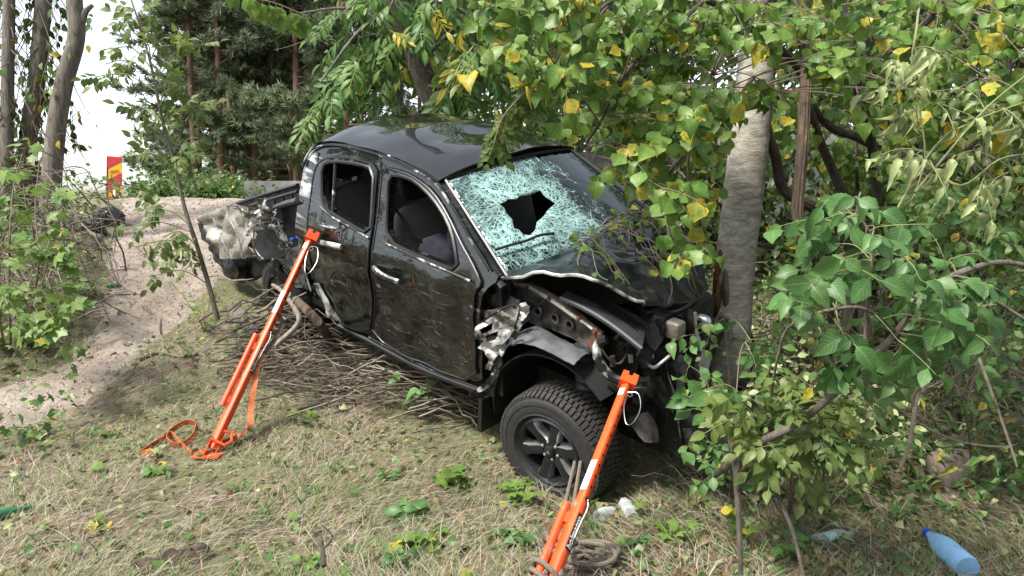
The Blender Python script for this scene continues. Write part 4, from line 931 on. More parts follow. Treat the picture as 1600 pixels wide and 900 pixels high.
# things lying in the cab
j = thing('jacket', 'crumpled dark navy jacket lying on the front seat of the pickup', 'jacket', TR @ tp(700, 398, -.45))
mb = MB(); Mj = TR.to_3x3()
superell(mb, (0, 0, -.02), (.36, .34, .30), .85, Mj, 28, 16, lambda p: p * (1 + .28 * nz(p.x * 7, p.y * 7, p.z * 7) + .10 * nz(p.x * 18, p.y * 18, p.z * 18))); mb.build('jacket_body', M_['navy'], j)
mb = MB(); superell(mb, Mj @ Vector((.12, .02, .16)), (.16, .2, .30), .9, Mj, 20, 12, lambda p: p * (1 + .2 * nz(p.x * 9, p.y * 9, p.z * 9))); mb.build('sleeve', M_['navy'], j)
j = thing('crumpled_cloth', 'small crumpled reddish cloth bundle on the seat beside the navy jacket', 'cloth', TR @ tp(652, 387, -.50))
mb = MB(); superell(mb, (0, 0, 0), (.22, .16, .11), .9, Mj, 26, 14, lambda p: p * (1 + .35 * nz(p.x * 16, p.y * 16, p.z * 16) + .12 * nz(p.x * 40, p.y * 40, p.z * 40))); mb.build('cloth_fold', M_['red_cloth'], j)
# ---------------------------------------------------------------- rescue struts, strap, rope
def text_part(txt, size, m, parent, M, name='lettering', bold=0.0):
    cu = bpy.data.curves.new(name, 'FONT'); cu.body = txt; cu.size = size; cu.extrude = .0006; cu.offset = bold; cu.align_x = 'CENTER'; cu.align_y = 'CENTER'
    t = bpy.data.objects.new(name, cu); COL.objects.link(t); dg = bpy.context.evaluated_depsgraph_get()
    me = bpy.data.meshes.new_from_object(t.evaluated_get(dg)); bpy.data.objects.remove(t); me.materials.clear(); me.materials.append(m)
    o = link(name, me, parent); o.matrix_local = M; return o
def strut(foot, head, label, side_range, lab_t, txt_t, twist=-40, wire=True):
    a = (head - foot); L = a.length; a.normalize(); view = (foot.lerp(head, .5) - CAM).normalized()
    x = view.cross(a).normalized() * 1; y = a.cross(x)
    if x.x < 0: x, y = -x, -y
    M = Matrix(((x.x, y.x, a.x, foot.x), (x.y, y.y, a.y, foot.y), (x.z, y.z, a.z, foot.z), (0, 0, 0, 1)))
    r = thing('rescue_strut', label, 'rescue strut', M=M, group='orange stabilising struts propping the truck')
    R = Matrix.Rotation(rad(twist), 3, 'Z')
    def sq(w, z0, z1, nm, m, off=(0, 0)):
        mb = MB(); q = w / 2; b = .004; ring = [(-q, -q + b), (-q + b, -q), (q - b, -q), (q, -q + b), (q, q - b), (q - b, q), (-q + b, q), (-q, q - b)]
        V = [R @ Vector((c[0], c[1], z)) + Vector((off[0], off[1], 0)) for z in (z0, z1) for c in ring]
        mb.add(V, [(i, (i + 1) % 8, 8 + (i + 1) % 8, 8 + i) for i in range(8)] + [tuple(range(7, -1, -1)), tuple(range(8, 16))]); return mb.build(nm, m, r, sharp=60)
    s0, s1 = side_range
    sq(.050, .05, s1 * L + .04, 'outer_tube', M_['orange']); inner = sq(.042, s1 * L, L - .05, 'inner_tube', M_['orange'])
    n_r = R @ Vector((1, 0, 0)); n_f = R @ Vector((0, -1, 0))                       # right-hand face, left-front face
    z = s1 * L + .06
    while z < L - .1:
        mb = MB(); Mh = Matrix.Translation(n_f.cross(Vector((0, 0, 1))) * 0 + n_r * .0212 + Vector((0, 0, z))) @ n_r.to_track_quat('Z', 'Y').to_matrix().to_4x4()
        mb.lathe([(.0075, -.004), (.0075, .001)], 10, Mh); mb.build('pin_hole', M_['hole'], inner); z += .062
    mb = MB(); mb.tube([Vector((-.058, -.004, s0 * L)), Vector((-.058, -.004, s1 * L))], .019, 10); side = mb.build('side_tube', M_['orange'], r)
    for t in (s0 + .03, s1 - .05):
        mb = MB(); mb.box((-.038, -.002, t * L), (.04, .03, .05)); mb.build('weld_plate', M_['orange'], side)
    mb = MB(); mb.box((0, 0, L - .03), (.085, .075, .05)); mb.box((-.026, 0, L + .006), (.03, .073, .022), Matrix.Rotation(rad(-8), 3, 'Y')); mb.box((.026, 0, L + .006), (.03, .073, .022), Matrix.Rotation(rad(8), 3, 'Y')); hd = mb.build('head', M_['orange'], r)
    Ri = M.to_3x3().inverted()
    mb = MB(); Mf = Ri
    mb.box(Ri @ Vector((0, 0, .012)), (.17, .13, .012), Ri); ft = mb.build('foot_plate', M_['orange'], r)
    for sx in (-1, 1):
        mb = MB(); mb.add([(sx * .034, -.05, -.004), (sx * .034, .05, -.004), (sx * .034, .02, .12), (sx * .034, -.02, .12), (sx * .028, -.05, -.004), (sx * .028, .05, -.004), (sx * .028, .02, .12), (sx * .028, -.02, .12)], [(0, 1, 2, 3), (7, 6, 5, 4), (0, 4, 5, 1), (1, 5, 6, 2), (2, 6, 7, 3), (3, 7, 4, 0)]); mb.build('foot_bracket', M_['orange'], ft)
    mb = MB(); mb.tube([(-.05, 0, .055), (.05, 0, .055)], .008, 8); mb.build('pivot_bolt', M_['steel'], ft)
    def face(n, w, zc, h, m, nm, off=.0):
        ax = Vector((0, 0, 1)); up = n.cross(ax)
        mb = MB(); c = n * off + Vector((0, 0, zc)); V = [c - up * w / 2 - ax * h / 2, c - up * w / 2 + ax * h / 2, c + up * w / 2 + ax * h / 2, c + up * w / 2 - ax * h / 2]
        V += [p - n * .002 for p in V]; mb.add(V, [(0, 3, 2, 1), (0, 1, 5, 4), (1, 2, 6, 5), (2, 3, 7, 6), (3, 0, 4, 7)]); o = mb.build(nm, m, r, smooth=False)
        return o, Matrix(((ax.x, up.x, n.x, c.x), (ax.y, up.y, n.y, c.y), (ax.z, up.z, n.z, c.z), (0, 0, 0, 1)))
    lb, Ml = face(n_f, .034, lab_t * L, .17, M_['white_label'], 'sticker', .0225 if lab_t > s1 else .0262)
    text_part('06', .034, M_['blue_print'], lb, Ml @ Matrix.Translation((.02, 0, .0012)))
    mb = MB(); up = n_f.cross(Vector((0, 0, 1)))
    bl, Mb = face(n_r, .042, txt_t * L, .185, M_['black_label'], 'nameplate', .0265)
    text_part('holmatro', .044, M_['white_print'], bl, Mb @ Matrix.Translation((0, .002, .0012)), bold=.0006)
    tl, Mt = face(n_f, .032, L - .11, .045, M_['white_label'], 'sticker', .0225)
    if wire:
        k = n_r * .024 + Vector((0, 0, L - .1)); mb = MB(); P = [k, k + Vector((.05, -.02, .0)), k + Vector((.085, -.03, -.09)), k + Vector((.075, -.03, -.19)), k + Vector((.045, -.03, -.21)), k + Vector((.01, -.02, -.12)), k + Vector((0, 0, -.03))]
        mb.tube(spline(P, 6), .0022, 5); mb.build('safety_wire', M_['steel'], r)
        mb = MB(); mb.lathe([(.012, -.002), (.016, -.002), (.016, .002), (.012, .002)], 14, Matrix.Translation(k + Vector((.012, -.012, -.02))) @ Matrix.Rotation(rad(80), 4, 'X'), closed=True); mb.build('pin_ring', M_['steel'], r)
    mb = MB(); k = n_r * .03 + Vector((0, 0, s1 * L + .05)); mb.tube(spline([k, k + Vector((.012, -.01, -.05)), k + Vector((.006, -.01, -.13)), k + Vector((.004, 0, -.2))], 4), .003, 5); mb.build('pin_cord', M_['white_label'], r)
    mb = MB(); mb.lathe([(.010, -.002), (.014, -.002), (.014, .002), (.010, .002)], 14, Matrix.Translation(k) @ Matrix.Rotation(rad(70), 4, 'X'), closed=True); mb.build('pin_ring', M_['black_label'], r)
    mb = MB(); mb.tube([Vector((-.03, -.03, .1)), Vector((.06, -.04, .09)), Vector((.09, -.04, .13)), Vector((.07, -.03, .18)), Vector((.02, -.03, .17))], .010, 7); mb.build('ratchet_handle', M_['orange'], r)
    return r, M, L
f1 = gp(326, 716); h1 = TR @ tp(489, 366, -.935)
st1, MS1, L1 = strut(f1 + Vector((0, 0, .005)), h1, 'long orange strut propping the rear door, orange strap at its foot', (.19, .50), .66, .40)
f2 = at(836, 912, 3.05); f2.z = H(f2.x, f2.y) + .005; h2 = TR @ tp(983, 592, -.73)
st2, MS2, L2 = strut(f2, h2, 'shorter orange strut beside the front wheel with rope tied around it', (.10, .40), .53, .31)
# orange webbing strap at the first strut
sr = thing('webbing_strap', 'orange webbing strap looped on the grass at the foot of the strut', 'strap', f1)
def ribbon(mb, pts, w, up=(0, 0, 1), th=.003):
    P = spline(pts, 6); V = []; F = []; n = len(P)
    for i, p in enumerate(P):
        t = (P[min(i + 1, n - 1)] - P[max(i - 1, 0)]).normalized(); u = Vector(up(i / (n - 1)) if callable(up) else up); u = (u - t * u.dot(t)).normalized(); s = t.cross(u)
        for a, b in ((-1, -1), (1, -1), (1, 1), (-1, 1)): V.append(p + s * (a * th / 2) + u * (b * w / 2))
    for i in range(n - 1):
        for k in range(4): k2 = (k + 1) % 4; F.append((i * 4 + k, i * 4 + k2, i * 4 + 4 + k2, i * 4 + 4 + k))
    mb.add(V, F)
def gl(px, py, dz=.03): p = gp(px, py); return p + Vector((0, 0, dz)) - f1
mb = MB(); ribbon(mb, [gl(222, 714, .02), gl(238, 702, .025), gl(255, 694, .03), gl(270, 682, .04), gl(292, 678, .07), gl(308, 680, .07), gl(302, 694, .04), gl(280, 704, .03), gl(262, 700, .05), gl(268, 690, .05), gl(286, 706, .03), gl(300, 714, .015)], .042, lambda t: (.3 * math.sin(9 * t), -.4, 1)); mb.build('strap_loop', M_['orange_strap'], sr)
mb = MB(); ribbon(mb, [gl(222, 716, .02), gl(236, 712, .02), gl(248, 717, .015)], .042, (0, .7, .6)); mb.build('strap_end', M_['orange_strap'], sr)
mid = MS1 @ Vector((.03, .0, L1 * .44)) - f1; e1 = at(392, 640, 5.05) - f1; e2 = at(390, 668, 5.0) - f1
mb = MB(); ribbon(mb, [mid, at(402, 575, 5.15) - f1, at(396, 610, 5.08) - f1, e1, e2, gl(372, 690, .03), gl(350, 703, .04), gl(332, 712, .05)], .038, lambda t: (1 - t, .3, .8 * t)); mb.build('strap_run', M_['orange_strap'], sr)
mb = MB(); ribbon(mb, [MS1 @ Vector((.02, .04, L1 * .62)) - f1, at(440, 510, 5.3) - f1, at(418, 548, 5.2) - f1, mid], .03, (1, .3, 0)); mb.build('strap_upper', M_['vine_bark'], sr)
# rope
rc = gp(918, 884); rp = thing('rope', 'brown braided rope heaped on the grass and tied to the strut and wheel', 'rope', rc)
P = []
for i in range(260):
    t = i / 260; a = t * 2 * math.pi * 8.5; rr_ = .085 + .045 * math.sin(a * .37 + 1) + .03 * math.sin(a * 1.31)
    P.append(Vector((1.25 * rr_ * math.cos(a) + .03 * math.sin(a * .21), .9 * rr_ * math.sin(a) + .02 * math.cos(a * .33), .014 + .075 * t * (.6 + .4 * math.sin(a * .53)) * (1.2 - rr_ * 3.0))))
mb = MB(); mb.tube(P, .0115, 7); mb.build('rope_coil', M_['rope'], rp)
def s2(x, y, z): return MS2 @ Vector((x, y, z)) - rc
P = []
for i in range(60):
    a = i / 59 * 2 * math.pi * 3.2; P.append(s2(-.028 + .066 * math.cos(a), .05 * math.sin(a), .12 + .10 * (i / 59) + .035 * math.sin(a * .9)))
mb = MB(); mb.tube(P, .011, 7); mb.build('rope_knot', M_['rope'], rp)
wr = TR @ tp(898, 722, -.84) - rc; wr2 = TR @ tp(907, 722, -.85) - rc
for e, st, k in ((wr, (-.03, -.04, .18), 0), (wr2, (.03, -.035, .20), .01)):
    mb = MB(); b = s2(*st); m_ = b.lerp(e, .55) + Vector((.0, .03, -.05 + k)); mb.tube(spline([b, b.lerp(e, .25) + Vector((-.01, 0, -.02)), m_, e], 6), .0105, 7); mb.build('rope_line', M_['rope'], rp)
mb = MB(); mb.tube(spline([P[0], s2(-.08, -.05, .05), s2(-.06, -.06, -.0) , P[-1] * 0 + Vector((-.13, 0, .02)), Vector((-.04, -.02, .09))], 6), .011, 7); mb.build('rope_tail', M_['rope'], rp)
# ---------------------------------------------------------------- litter
def lying(name, label, cat, c, d, prof, m, cap=None, lab=None, crush=0, n=20, seed=0):
    """bottle lying on the ground, neck towards d; prof (radius, position from base)"""
    d = Vector(d).normalized(); rmax = max(p[0] for p in prof); z = Vector((0, 0, 1)); x = d.cross(z).normalized(); y = x.cross(d)
    M = Matrix(((x.x, y.x, d.x, c.x), (x.y, y.y, d.y, c.y), (x.z, y.z, d.z, c.z + rmax * (.6 if crush else .92)), (0, 0, 0, 1)))
    r = thing(name, label, cat, M=M); mb = MB(); mb.lathe(prof, n)
    if crush:
        mb.v = [tuple(Vector(p) * 1.0 + Vector((nz(p[2] * 30, p[0] * 25, seed), nz(p[2] * 26, p[1] * 25, seed + 3) * .9 - .4 * p[1] / max(.01, rmax), 0)) * crush) for p in mb.v]
    mb.build('body', m, r, sharp=50)
    if cap: mb = MB(); mb.lathe(cap[0], 18); mb.build('cap', cap[1], r)
    if lab:
        mb = MB(); a, b, rr_ = lab[0]; mb.lathe([(rr_, a), (rr_, b)], n, closed=False); mb.f = mb.f[:-2]; mb.m = mb.m[:-2]
        if crush: mb.v = [tuple(Vector(p) + Vector((nz(p[2] * 30, p[0] * 25, seed), nz(p[2] * 26, p[1] * 25, seed + 3) * .9 - .4 * p[1] / max(.01, rmax), 0)) * crush) for p in mb.v]
        mb.build('label_band', lab[1], r, sharp=60)
    return r
c0 = gp(1516, 914); c1 = gp(1446, 848); d = c1 - c0; d.z = 0
BS = 1.28
BP = [(.02, 0), (.04, .004), (.043, .02), (.043, .10), (.041, .104), (.043, .11), (.043, .165), (.036, .20), (.025, .235), (.016, .262), (.0145, .275), (.0145, .285)]
BP = [(a * BS, b * BS) for a, b in BP]; b0 = c1 - d.normalized() * .30 * BS
lying('plastic_bottle', 'pale blue plastic bottle with dark blue cap lying on the grass', 'bottle', b0, d, BP, M_['blue_plastic'], ([(.0165 * BS, .274 * BS), (.0165 * BS, .296 * BS), (.014 * BS, .298 * BS)], M_['blue_cap']))
M_['pale_label'] = simple('pale_label', (.42, .62, .55), .5, var=.35, scale=40, bmp=.1)
c0 = gp(1272, 857); c1 = gp(1345, 838); lying('plastic_bottle', 'crushed clear plastic bottle with pale green label on the grass', 'bottle', c0, c1 - c0, [(.02, 0), (.038, .006), (.04, .03), (.038, .045), (.04, .05), (.04, .15), (.038, .17), (.034, .19), (.02, .22), (.013, .235), (.013, .25)], M_['clear_plastic'], None, ((.055, .125, .0415), M_['pale_label']), .012, 26, 3)
c0 = gp(990, 818); c1 = gp(962, 770); lying('plastic_bottle', 'long crumpled clear plastic bottle behind the second strut', 'bottle', c0, c1 - c0, [(.02, 0), (.036, .006)] + [(.036 + (.003 if i % 2 else -.001), .02 + i * .014) for i in range(12)] + [(.02, .215), (.013, .23)], M_['clear_plastic'], None, None, .012, 26, 6)
c0 = gp(935, 818); c1 = gp(962, 806); lying('plastic_bottle', 'squashed clear plastic bottle base lying beside the strut', 'bottle', c0, c1 - c0, [(.02, 0), (.042, .006), (.045, .03), (.042, .06), (.044, .09), (.03, .115)], M_['clear_plastic'], None, None, .016, 26, 9)
c0 = gp(-14, 816); c1 = gp(22, 808); lying('glass_bottle', 'green bottle neck lying at the edge of the grass', 'bottle', c0, c1 - c0, [(.03, 0), (.031, .06), (.026, .09), (.014, .12), (.0125, .17), (.015, .172), (.015, .185)], M_['green_glass'])
def lump(name, label, cat, c, d, m, amp=.25, sc=8, rot=0, e=.7, seed=0, part='body'):
    r = thing(name, label, cat, c); mb = MB(); superell(mb, (0, 0, d[2] * .35), d, e, Matrix.Rotation(rad(rot), 3, 'Z'), 26, 15, lambda p: p * (1 + amp * nz(p.x * sc + seed, p.y * sc, p.z * sc) + amp * .4 * nz(p.x * sc * 3, p.y * sc * 3, p.z * sc * 3 + seed))); mb.build(part, m, r, sharp=70); return r
lump('bottle_shard', 'dark green bottle piece lying on the sandy track', 'glass', gp(178, 451), (.14, .06, .06), M_['green_glass'], .15, 14, 10)
lump('plastic_shard', 'small black plastic shard on the grass between wheel and strut', 'plastic piece', gp(766, 828), (.075, .02, .02), M_['plastic'], .3, 40, -10)
lump('rock', 'brown rough stone under the brush at the right edge', 'rock', gp(1484, 752), (.30, .22, .22), M_['stone'], .35, 7, 20, seed=4)
lump('rotten_log', 'dark rotten piece of log at the bottom of the grass', 'log', gp(262, 888), (.34, .08, .075), M_['rot_wood'], .55, 14, 28, seed=2)
lump('rotten_log', 'smaller crumbling dark wood chunk beside the rotten log', 'log', gp(300, 872), (.14, .07, .07), M_['rot_wood'], .55, 18, 15, seed=8)
lump('torn_plastic', 'shiny black torn car plastic lying on the bank beyond the track', 'plastic piece', gp(166, 352), (.42, .2, .24), M_['bag'], .45, 5, 10, seed=2)
lump('torn_plastic', 'black crumpled car part half buried in the brush by the sign', 'plastic piece', gp(124, 366), (.5, .3, .22), M_['bag'], .5, 5, -20, seed=6)
lump('rock', 'rusty brown slab below the black plastic on the bank', 'rock', gp(136, 388), (.36, .2, .2), M_['stone'], .25, 5, 0, seed=9)
# torn bumper beyond the tree
tb = thing('torn_bumper', 'curved black bumper piece sticking out behind the tree trunk', 'bumper', at(1200, 628, 4.7))
mb = MB(); mb.tube(local(tb, spline([at(1165, 600, 4.8), at(1195, 612, 4.7), at(1222, 632, 4.6), at(1250, 648, 4.55)], 6)), [.10] * 6 + [.085] * 6 + [.06] * 7, 12, flat=.6); mb.build('bumper_shell', M_['plastic'], tb)
# hazard board
sb = thing('hazard_board', 'red and yellow striped hazard marker board at the road edge', 'sign', at(178, 309, 13.3))
w_, h_ = .235, .70; Msb = Matrix.Rotation(rad(4), 3, 'Y')
def pane(nm, poly, m, y):
    mb = MB(); V = [Msb @ Vector((x, y, z)) for x, z in poly] + [Msb @ Vector((x, y + .006, z)) for x, z in poly]; n = len(poly)
    mb.add(V, [tuple(range(n)), tuple(range(2 * n - 1, n - 1, -1))] + [(i, n + i, n + (i + 1) % n, (i + 1) % n) for i in range(n)]); return mb.build(nm, m, sb, smooth=False)
x0, x1 = -w_ / 2, w_ / 2
mb = MB(); mb.box(Msb @ Vector((0, .012, h_ / 2)), (w_ + .02, .012, h_ + .02), Msb); mb.build('board', M_['sign_yellow'], sb)
k = .135
for i, zb in enumerate((-.26, .10, .50)):
    q = [(x0, zb), (x1, zb + k), (x1, zb + k + .20), (x0, zb + .20)]; q = [(x, min(max(z, 0), h_)) for x, z in q]
    pane('red_stripe', q, M_['sign_red'], -.004)
for zb in (.42, .45): pane('print_line', [(x0 + .04, zb), (x1 - .04, zb + .03), (x1 - .04, zb + .036), (x0 + .04, zb + .006)], M_['hole'], -.006)
pane('base_slot', [(-.01, .02), (.03, .02), (.03, .17), (-.01, .17)], M_['white_label'], -.009)
mb = MB(); mb.tube([Msb @ Vector((0, .04, -.12)), Msb @ Vector((0, .04, h_ * .8))], .022, 8); mb.build('post', M_['dull_metal'], sb)
mb = MB(); mb.tube([Msb @ Vector((x0 - .006, .0, 0)), Msb @ Vector((x0 - .006, .0, h_))], .008, 6); mb.build('board_edge', M_['hole'], sb)
# ---------------------------------------------------------------- pines
def needle_clump(seed, n=20):
    rr = random.Random(seed); V = []; F = []
    for i in range(n):
        a = rr.uniform(0, 6.28); el = rr.uniform(-.2, 1.3); d = Vector((math.cos(a) * math.cos(el), math.sin(a) * math.cos(el), math.sin(el)))
        s = d.orthogonal().normalized() * .020; b = Vector((0, 0, rr.uniform(-.12, .12))); l = rr.uniform(.14, .26); k = len(V)
        V += [b - s, b + s, b + d * l]; F.append((k, k + 1, k + 2))
    return np.array([tuple(v) for v in V]), F, np.zeros((len(V), 2))
CLUMP = [needle_clump(i) for i in range(4)]
def pine_proto(seed, h, low, spread, nb, r0=.17):
    rr = random.Random(seed); tr = MB(); P = [Vector((.08 * nz(z * .3, seed), .08 * nz(z * .3, seed + 5), z)) for z in np.linspace(-.6, h, 16)]
    tr.tube(P, [r0 * (1 - .75 * i / 15) for i in range(16)], 9); br = MB(); L = []; A = []
    for i in range(nb):
        t = i / nb; z = low + (h - low) * t ** .9; a = rr.uniform(0, 6.28); ln = spread * (1 - .65 * t) * rr.uniform(.6, 1.1)
        d = Vector((math.cos(a), math.sin(a), rr.uniform(-.12, .25))); Q = [Vector((0, 0, z)) + d * (ln * k / 5) + Vector((0, 0, .06 * ln * (k / 5) ** 2 * rr.uniform(-1, 2))) for k in range(6)]
        br.tube(Q, [.03, .026, .022, .016, .011, .006], 4, cap=False)
        for k in range(int(9 + ln * 8)):
            s = rr.uniform(.3, 1.02) * 5; j = min(4, int(s)); p = Q[j].lerp(Q[j + 1], s - j); w = .38 * ln * .42 * (s / 5)
            L.append(p + Vector((rr.gauss(0, w * .6), rr.gauss(0, w * .6), rr.gauss(.04, .10)))); A.append(d + Vector((rr.uniform(-.6, .6), rr.uniform(-.6, .6), rr.uniform(.2, 1))))
    for k in range(int(nb * .25)):                               # dead snags on the bare part
        z = rr.uniform(.8, low + .5); a = rr.uniform(0, 6.28); br.tube([(0, 0, z), (math.cos(a) * .4, math.sin(a) * .4, z + .05), (math.cos(a) * .8, math.sin(a) * .8, z - .02)], [.014, .01, .004], 4, cap=False)
    n = len(L); mats = np.array([rotm(a.orthogonal(), a, rr.uniform(.8, 1.5)) for a in A]); t = RNG.random((n, 1))
    col = np.array((.065, .095, .045)) * (1 - t) + np.array((.17, .21, .11)) * t; cols = np.concatenate([col, np.zeros((n, 1))], 1)
    o = thing('pine_tree', 'tall pine', 'pine tree')
    tr.build('trunk', M_['pine_bark'], o); b = br.build('branches', M_['pine_bark'], o); b['kind'] = 'stuff'
    scatter('crown', CLUMP, RNG.integers(0, 4, n), mats, np.array([tuple(p) for p in L]), cols, M_['needle'], o)
    return o
def copy_tree(o, loc, rz, s=1.0, label=None):
    c = o.copy(); COL.objects.link(c); c.location = loc; c.rotation_euler = (0, 0, rz); c.scale = (s, s, s)
    if label: c['label'] = label
    for ch in list(o.children):
        k = ch.copy(); COL.objects.link(k); k.parent = c
    return c
edge = [pine_proto(i + 1, 9.5, .9, 3.3, 64) for i in range(2)]; inner = [pine_proto(i + 11, 11, 4.6, 2.4, 36, .15) for i in range(2)]
used = set()
def place_pine(proto, x, y, s, label, group):
    z = H(x, y); a = random.uniform(0, 6.28)
    if proto.name in used: o = copy_tree(proto, (x, y, z), a, s)
    else: used.add(proto.name); o = proto; o.location = (x, y, z); o.rotation_euler = (0, 0, a); o.scale = (s, s, s)
    o['label'] = label; o['group'] = group; return o
def pxy(px, d): return ((px - 800) / FPX * d, d)
LE = 'bushy pine with low green branches at the edge of the forest'
for i, (px, d, s) in enumerate([(310, 27, .9), (395, 29, .95), (470, 27, 1.0), (545, 25, 1.0), (318, 36, .95), (350, 34, 1.1), (425, 37, 1.1), (500, 35, 1.1), (620, 30, 1.0)]):
    x, y = pxy(px, d); o = place_pine(edge[i % 2], x, y, s, LE, 'bushy pines at the forest edge')
    if i == 0: o['label'] = 'leftmost forest edge pine, branches reaching toward the hazard board'
LI = 'bare-trunked pine among the dark forest behind the truck'
for i, (px, d, s) in enumerate([(352, 27, 1), (368, 30, 1), (385, 34, 1), (405, 28, 1), (418, 36, 1), (430, 30, 1), (447, 34, 1), (462, 28, 1), (480, 37, 1), (500, 31, 1), (338, 38, 1), (545, 29, 1), (565, 35, 1), (590, 40, 1), (630, 33, 1), (660, 38, 1), (700, 31, 1), (740, 36, 1), (345, 42, 1), (360, 40, 1), (412, 44, 1), (455, 45, 1), (520, 44, 1)]):
    x, y = pxy(px, d); place_pine(inner[i % 2], x, y, s, LI, 'bare-trunked forest pines')
LB = 'pine standing behind the photographer, mirrored in the black paint'
for i, (x, y) in enumerate([(-9, -5), (-5.5, -8), (-1.5, -9.5), (3, -8.5), (7, -7.5), (11, -4), (-13, -9), (0, -14), (6, -13)]): place_pine(edge[i % 2], x, y, .85, LB, 'pines behind the viewer')

# ---------------------------------------------------------------- generic leafy growth
def near_pt(limbs, p):
    best = None
    for P in limbs:
        for q in P:
            d = (q - p).length + max(0, (q.z - p.z)) * .15
            if best is None or d < best[0]: best = (d, q)
    return best[1]
def sprays(root, limbs, anchors, kind, size, keep, ntw=3, nl=6, tl=.3, face=(0, -.7, .7), droop=.35, r=.0035, mt='twig', palette=None, rb=.007, spread=.8):
    tw = []; L = []
    for p in anchors:
        q = near_pt(limbs, p) if limbs else None
        if q is not None:
            m = q.lerp(p, .5) + Vector((0, 0, .08 * (q - p).length)) + rv(.06 * (q - p).length); tw.append((spline([q, m, p], 5), [rb * (1 - .06 * i) for i in range(11)]))
            base = (p - q).normalized()
        else: base = Vector((0, 0, 1))
        for k in range(ntw):
            twig_leaves(p, base + rv(1.0), tl * random.uniform(.6, 1.2), nl, size, L, tw, droop, r, face, spread)
    tubes_obj('twigs', tw, M_[mt], root, 5)
    put_leaves(root, kind, L, keep, palette)
def anchors_in(poly, n, d0, d1, avoid=()):
    out = []; xs_ = [p[0] for p in poly]; ys_ = [p[1] for p in poly]; k = 0
    while len(out) < n and k < n * 60:
        k += 1; q = (random.uniform(min(xs_), max(xs_)), random.uniform(min(ys_), max(ys_)))
        if inside(q, poly) and not any(inside(q, a) for a in avoid): out.append(at(q[0], q[1], random.uniform(d0, d1)))
    return out
def fork(root, a, b, r0, r1, m, sag=.1, name='branch'):
    mid = a.lerp(b, .5) + Vector((0, 0, sag)) + rv(.06); return limb(root, name, [a, mid, b], r0, r1, m)
# the tree the truck hit
gt = thing('grey_tree', 'thick grey smooth-barked tree trunk the truck has hit', 'tree', at(1140, 640, 4.95))
TP = [at(1130, 700, 4.98), at(1138, 600, 4.95), at(1142, 500, 4.95), at(1150, 400, 4.95), at(1163, 290, 5.0), at(1176, 170, 5.1), at(1188, 40, 5.25), at(1205, -140, 5.5), at(1220, -420, 5.9)]
P = spline(TP, 7); mb = MB(); rs = [.138 - .012 * min(1, i / 20) + .008 * nz(i * .45, 3) + (.02 if i < 3 else 0) for i in range(len(P))]; mb.tube(local(gt, P), rs, 20); mb.build('trunk', M_['grey_bark'], gt)
for i in ():                                          # scarred bark collars
    q = P[i]; mb = MB(); superell(mb, q - gt.location + Vector((-.04, -.115, 0)), (.15, .075, .13), .9, None, 26, 15, lambda p: p * (1 + .6 * nz(p.x * 30, p.y * 30, p.z * 30))); mb.build('bark_scar', M_['vine_bark'], gt)
for (i, dx, dz, h) in ((15, -.85, 0, .34), (18, -.95, .03, .26), (20, -.9, .0, .20), (16, -.6, .1, .22)):   # bark stripped by the crash
    q = P[i] + Vector((dx * .118, -.118 * math.sqrt(max(0, 1 - dx * dx)) , dz)); mb = MB(); superell(mb, q - gt.location, (.05, .05, h), .9, None, 18, 15, lambda p: p * (1 + .5 * nz(p.x * 40, p.y * 40, p.z * 9) + .25 * nz(p.x * 60, p.y * 60, p.z * 30))); mb.build('bark_wound', M_['rust'] if i != 16 else M_['vine_bark'], gt)
lg = [P]
for (e, r_) in (((1060, -120, 4.8), .05), ((1330, -160, 5.6), .05), ((1120, -200, 5.8), .06)):
    lg.append(fork(gt, P[-16], at(*e), r_, .015, M_['grey_bark'], .2))
sprays(gt, lg, anchors_in([(1000, -330), (1400, -330), (1400, -20), (1000, -20)], 10, 4.6, 6.5), 'hazel', .10, 20, 3, 7)
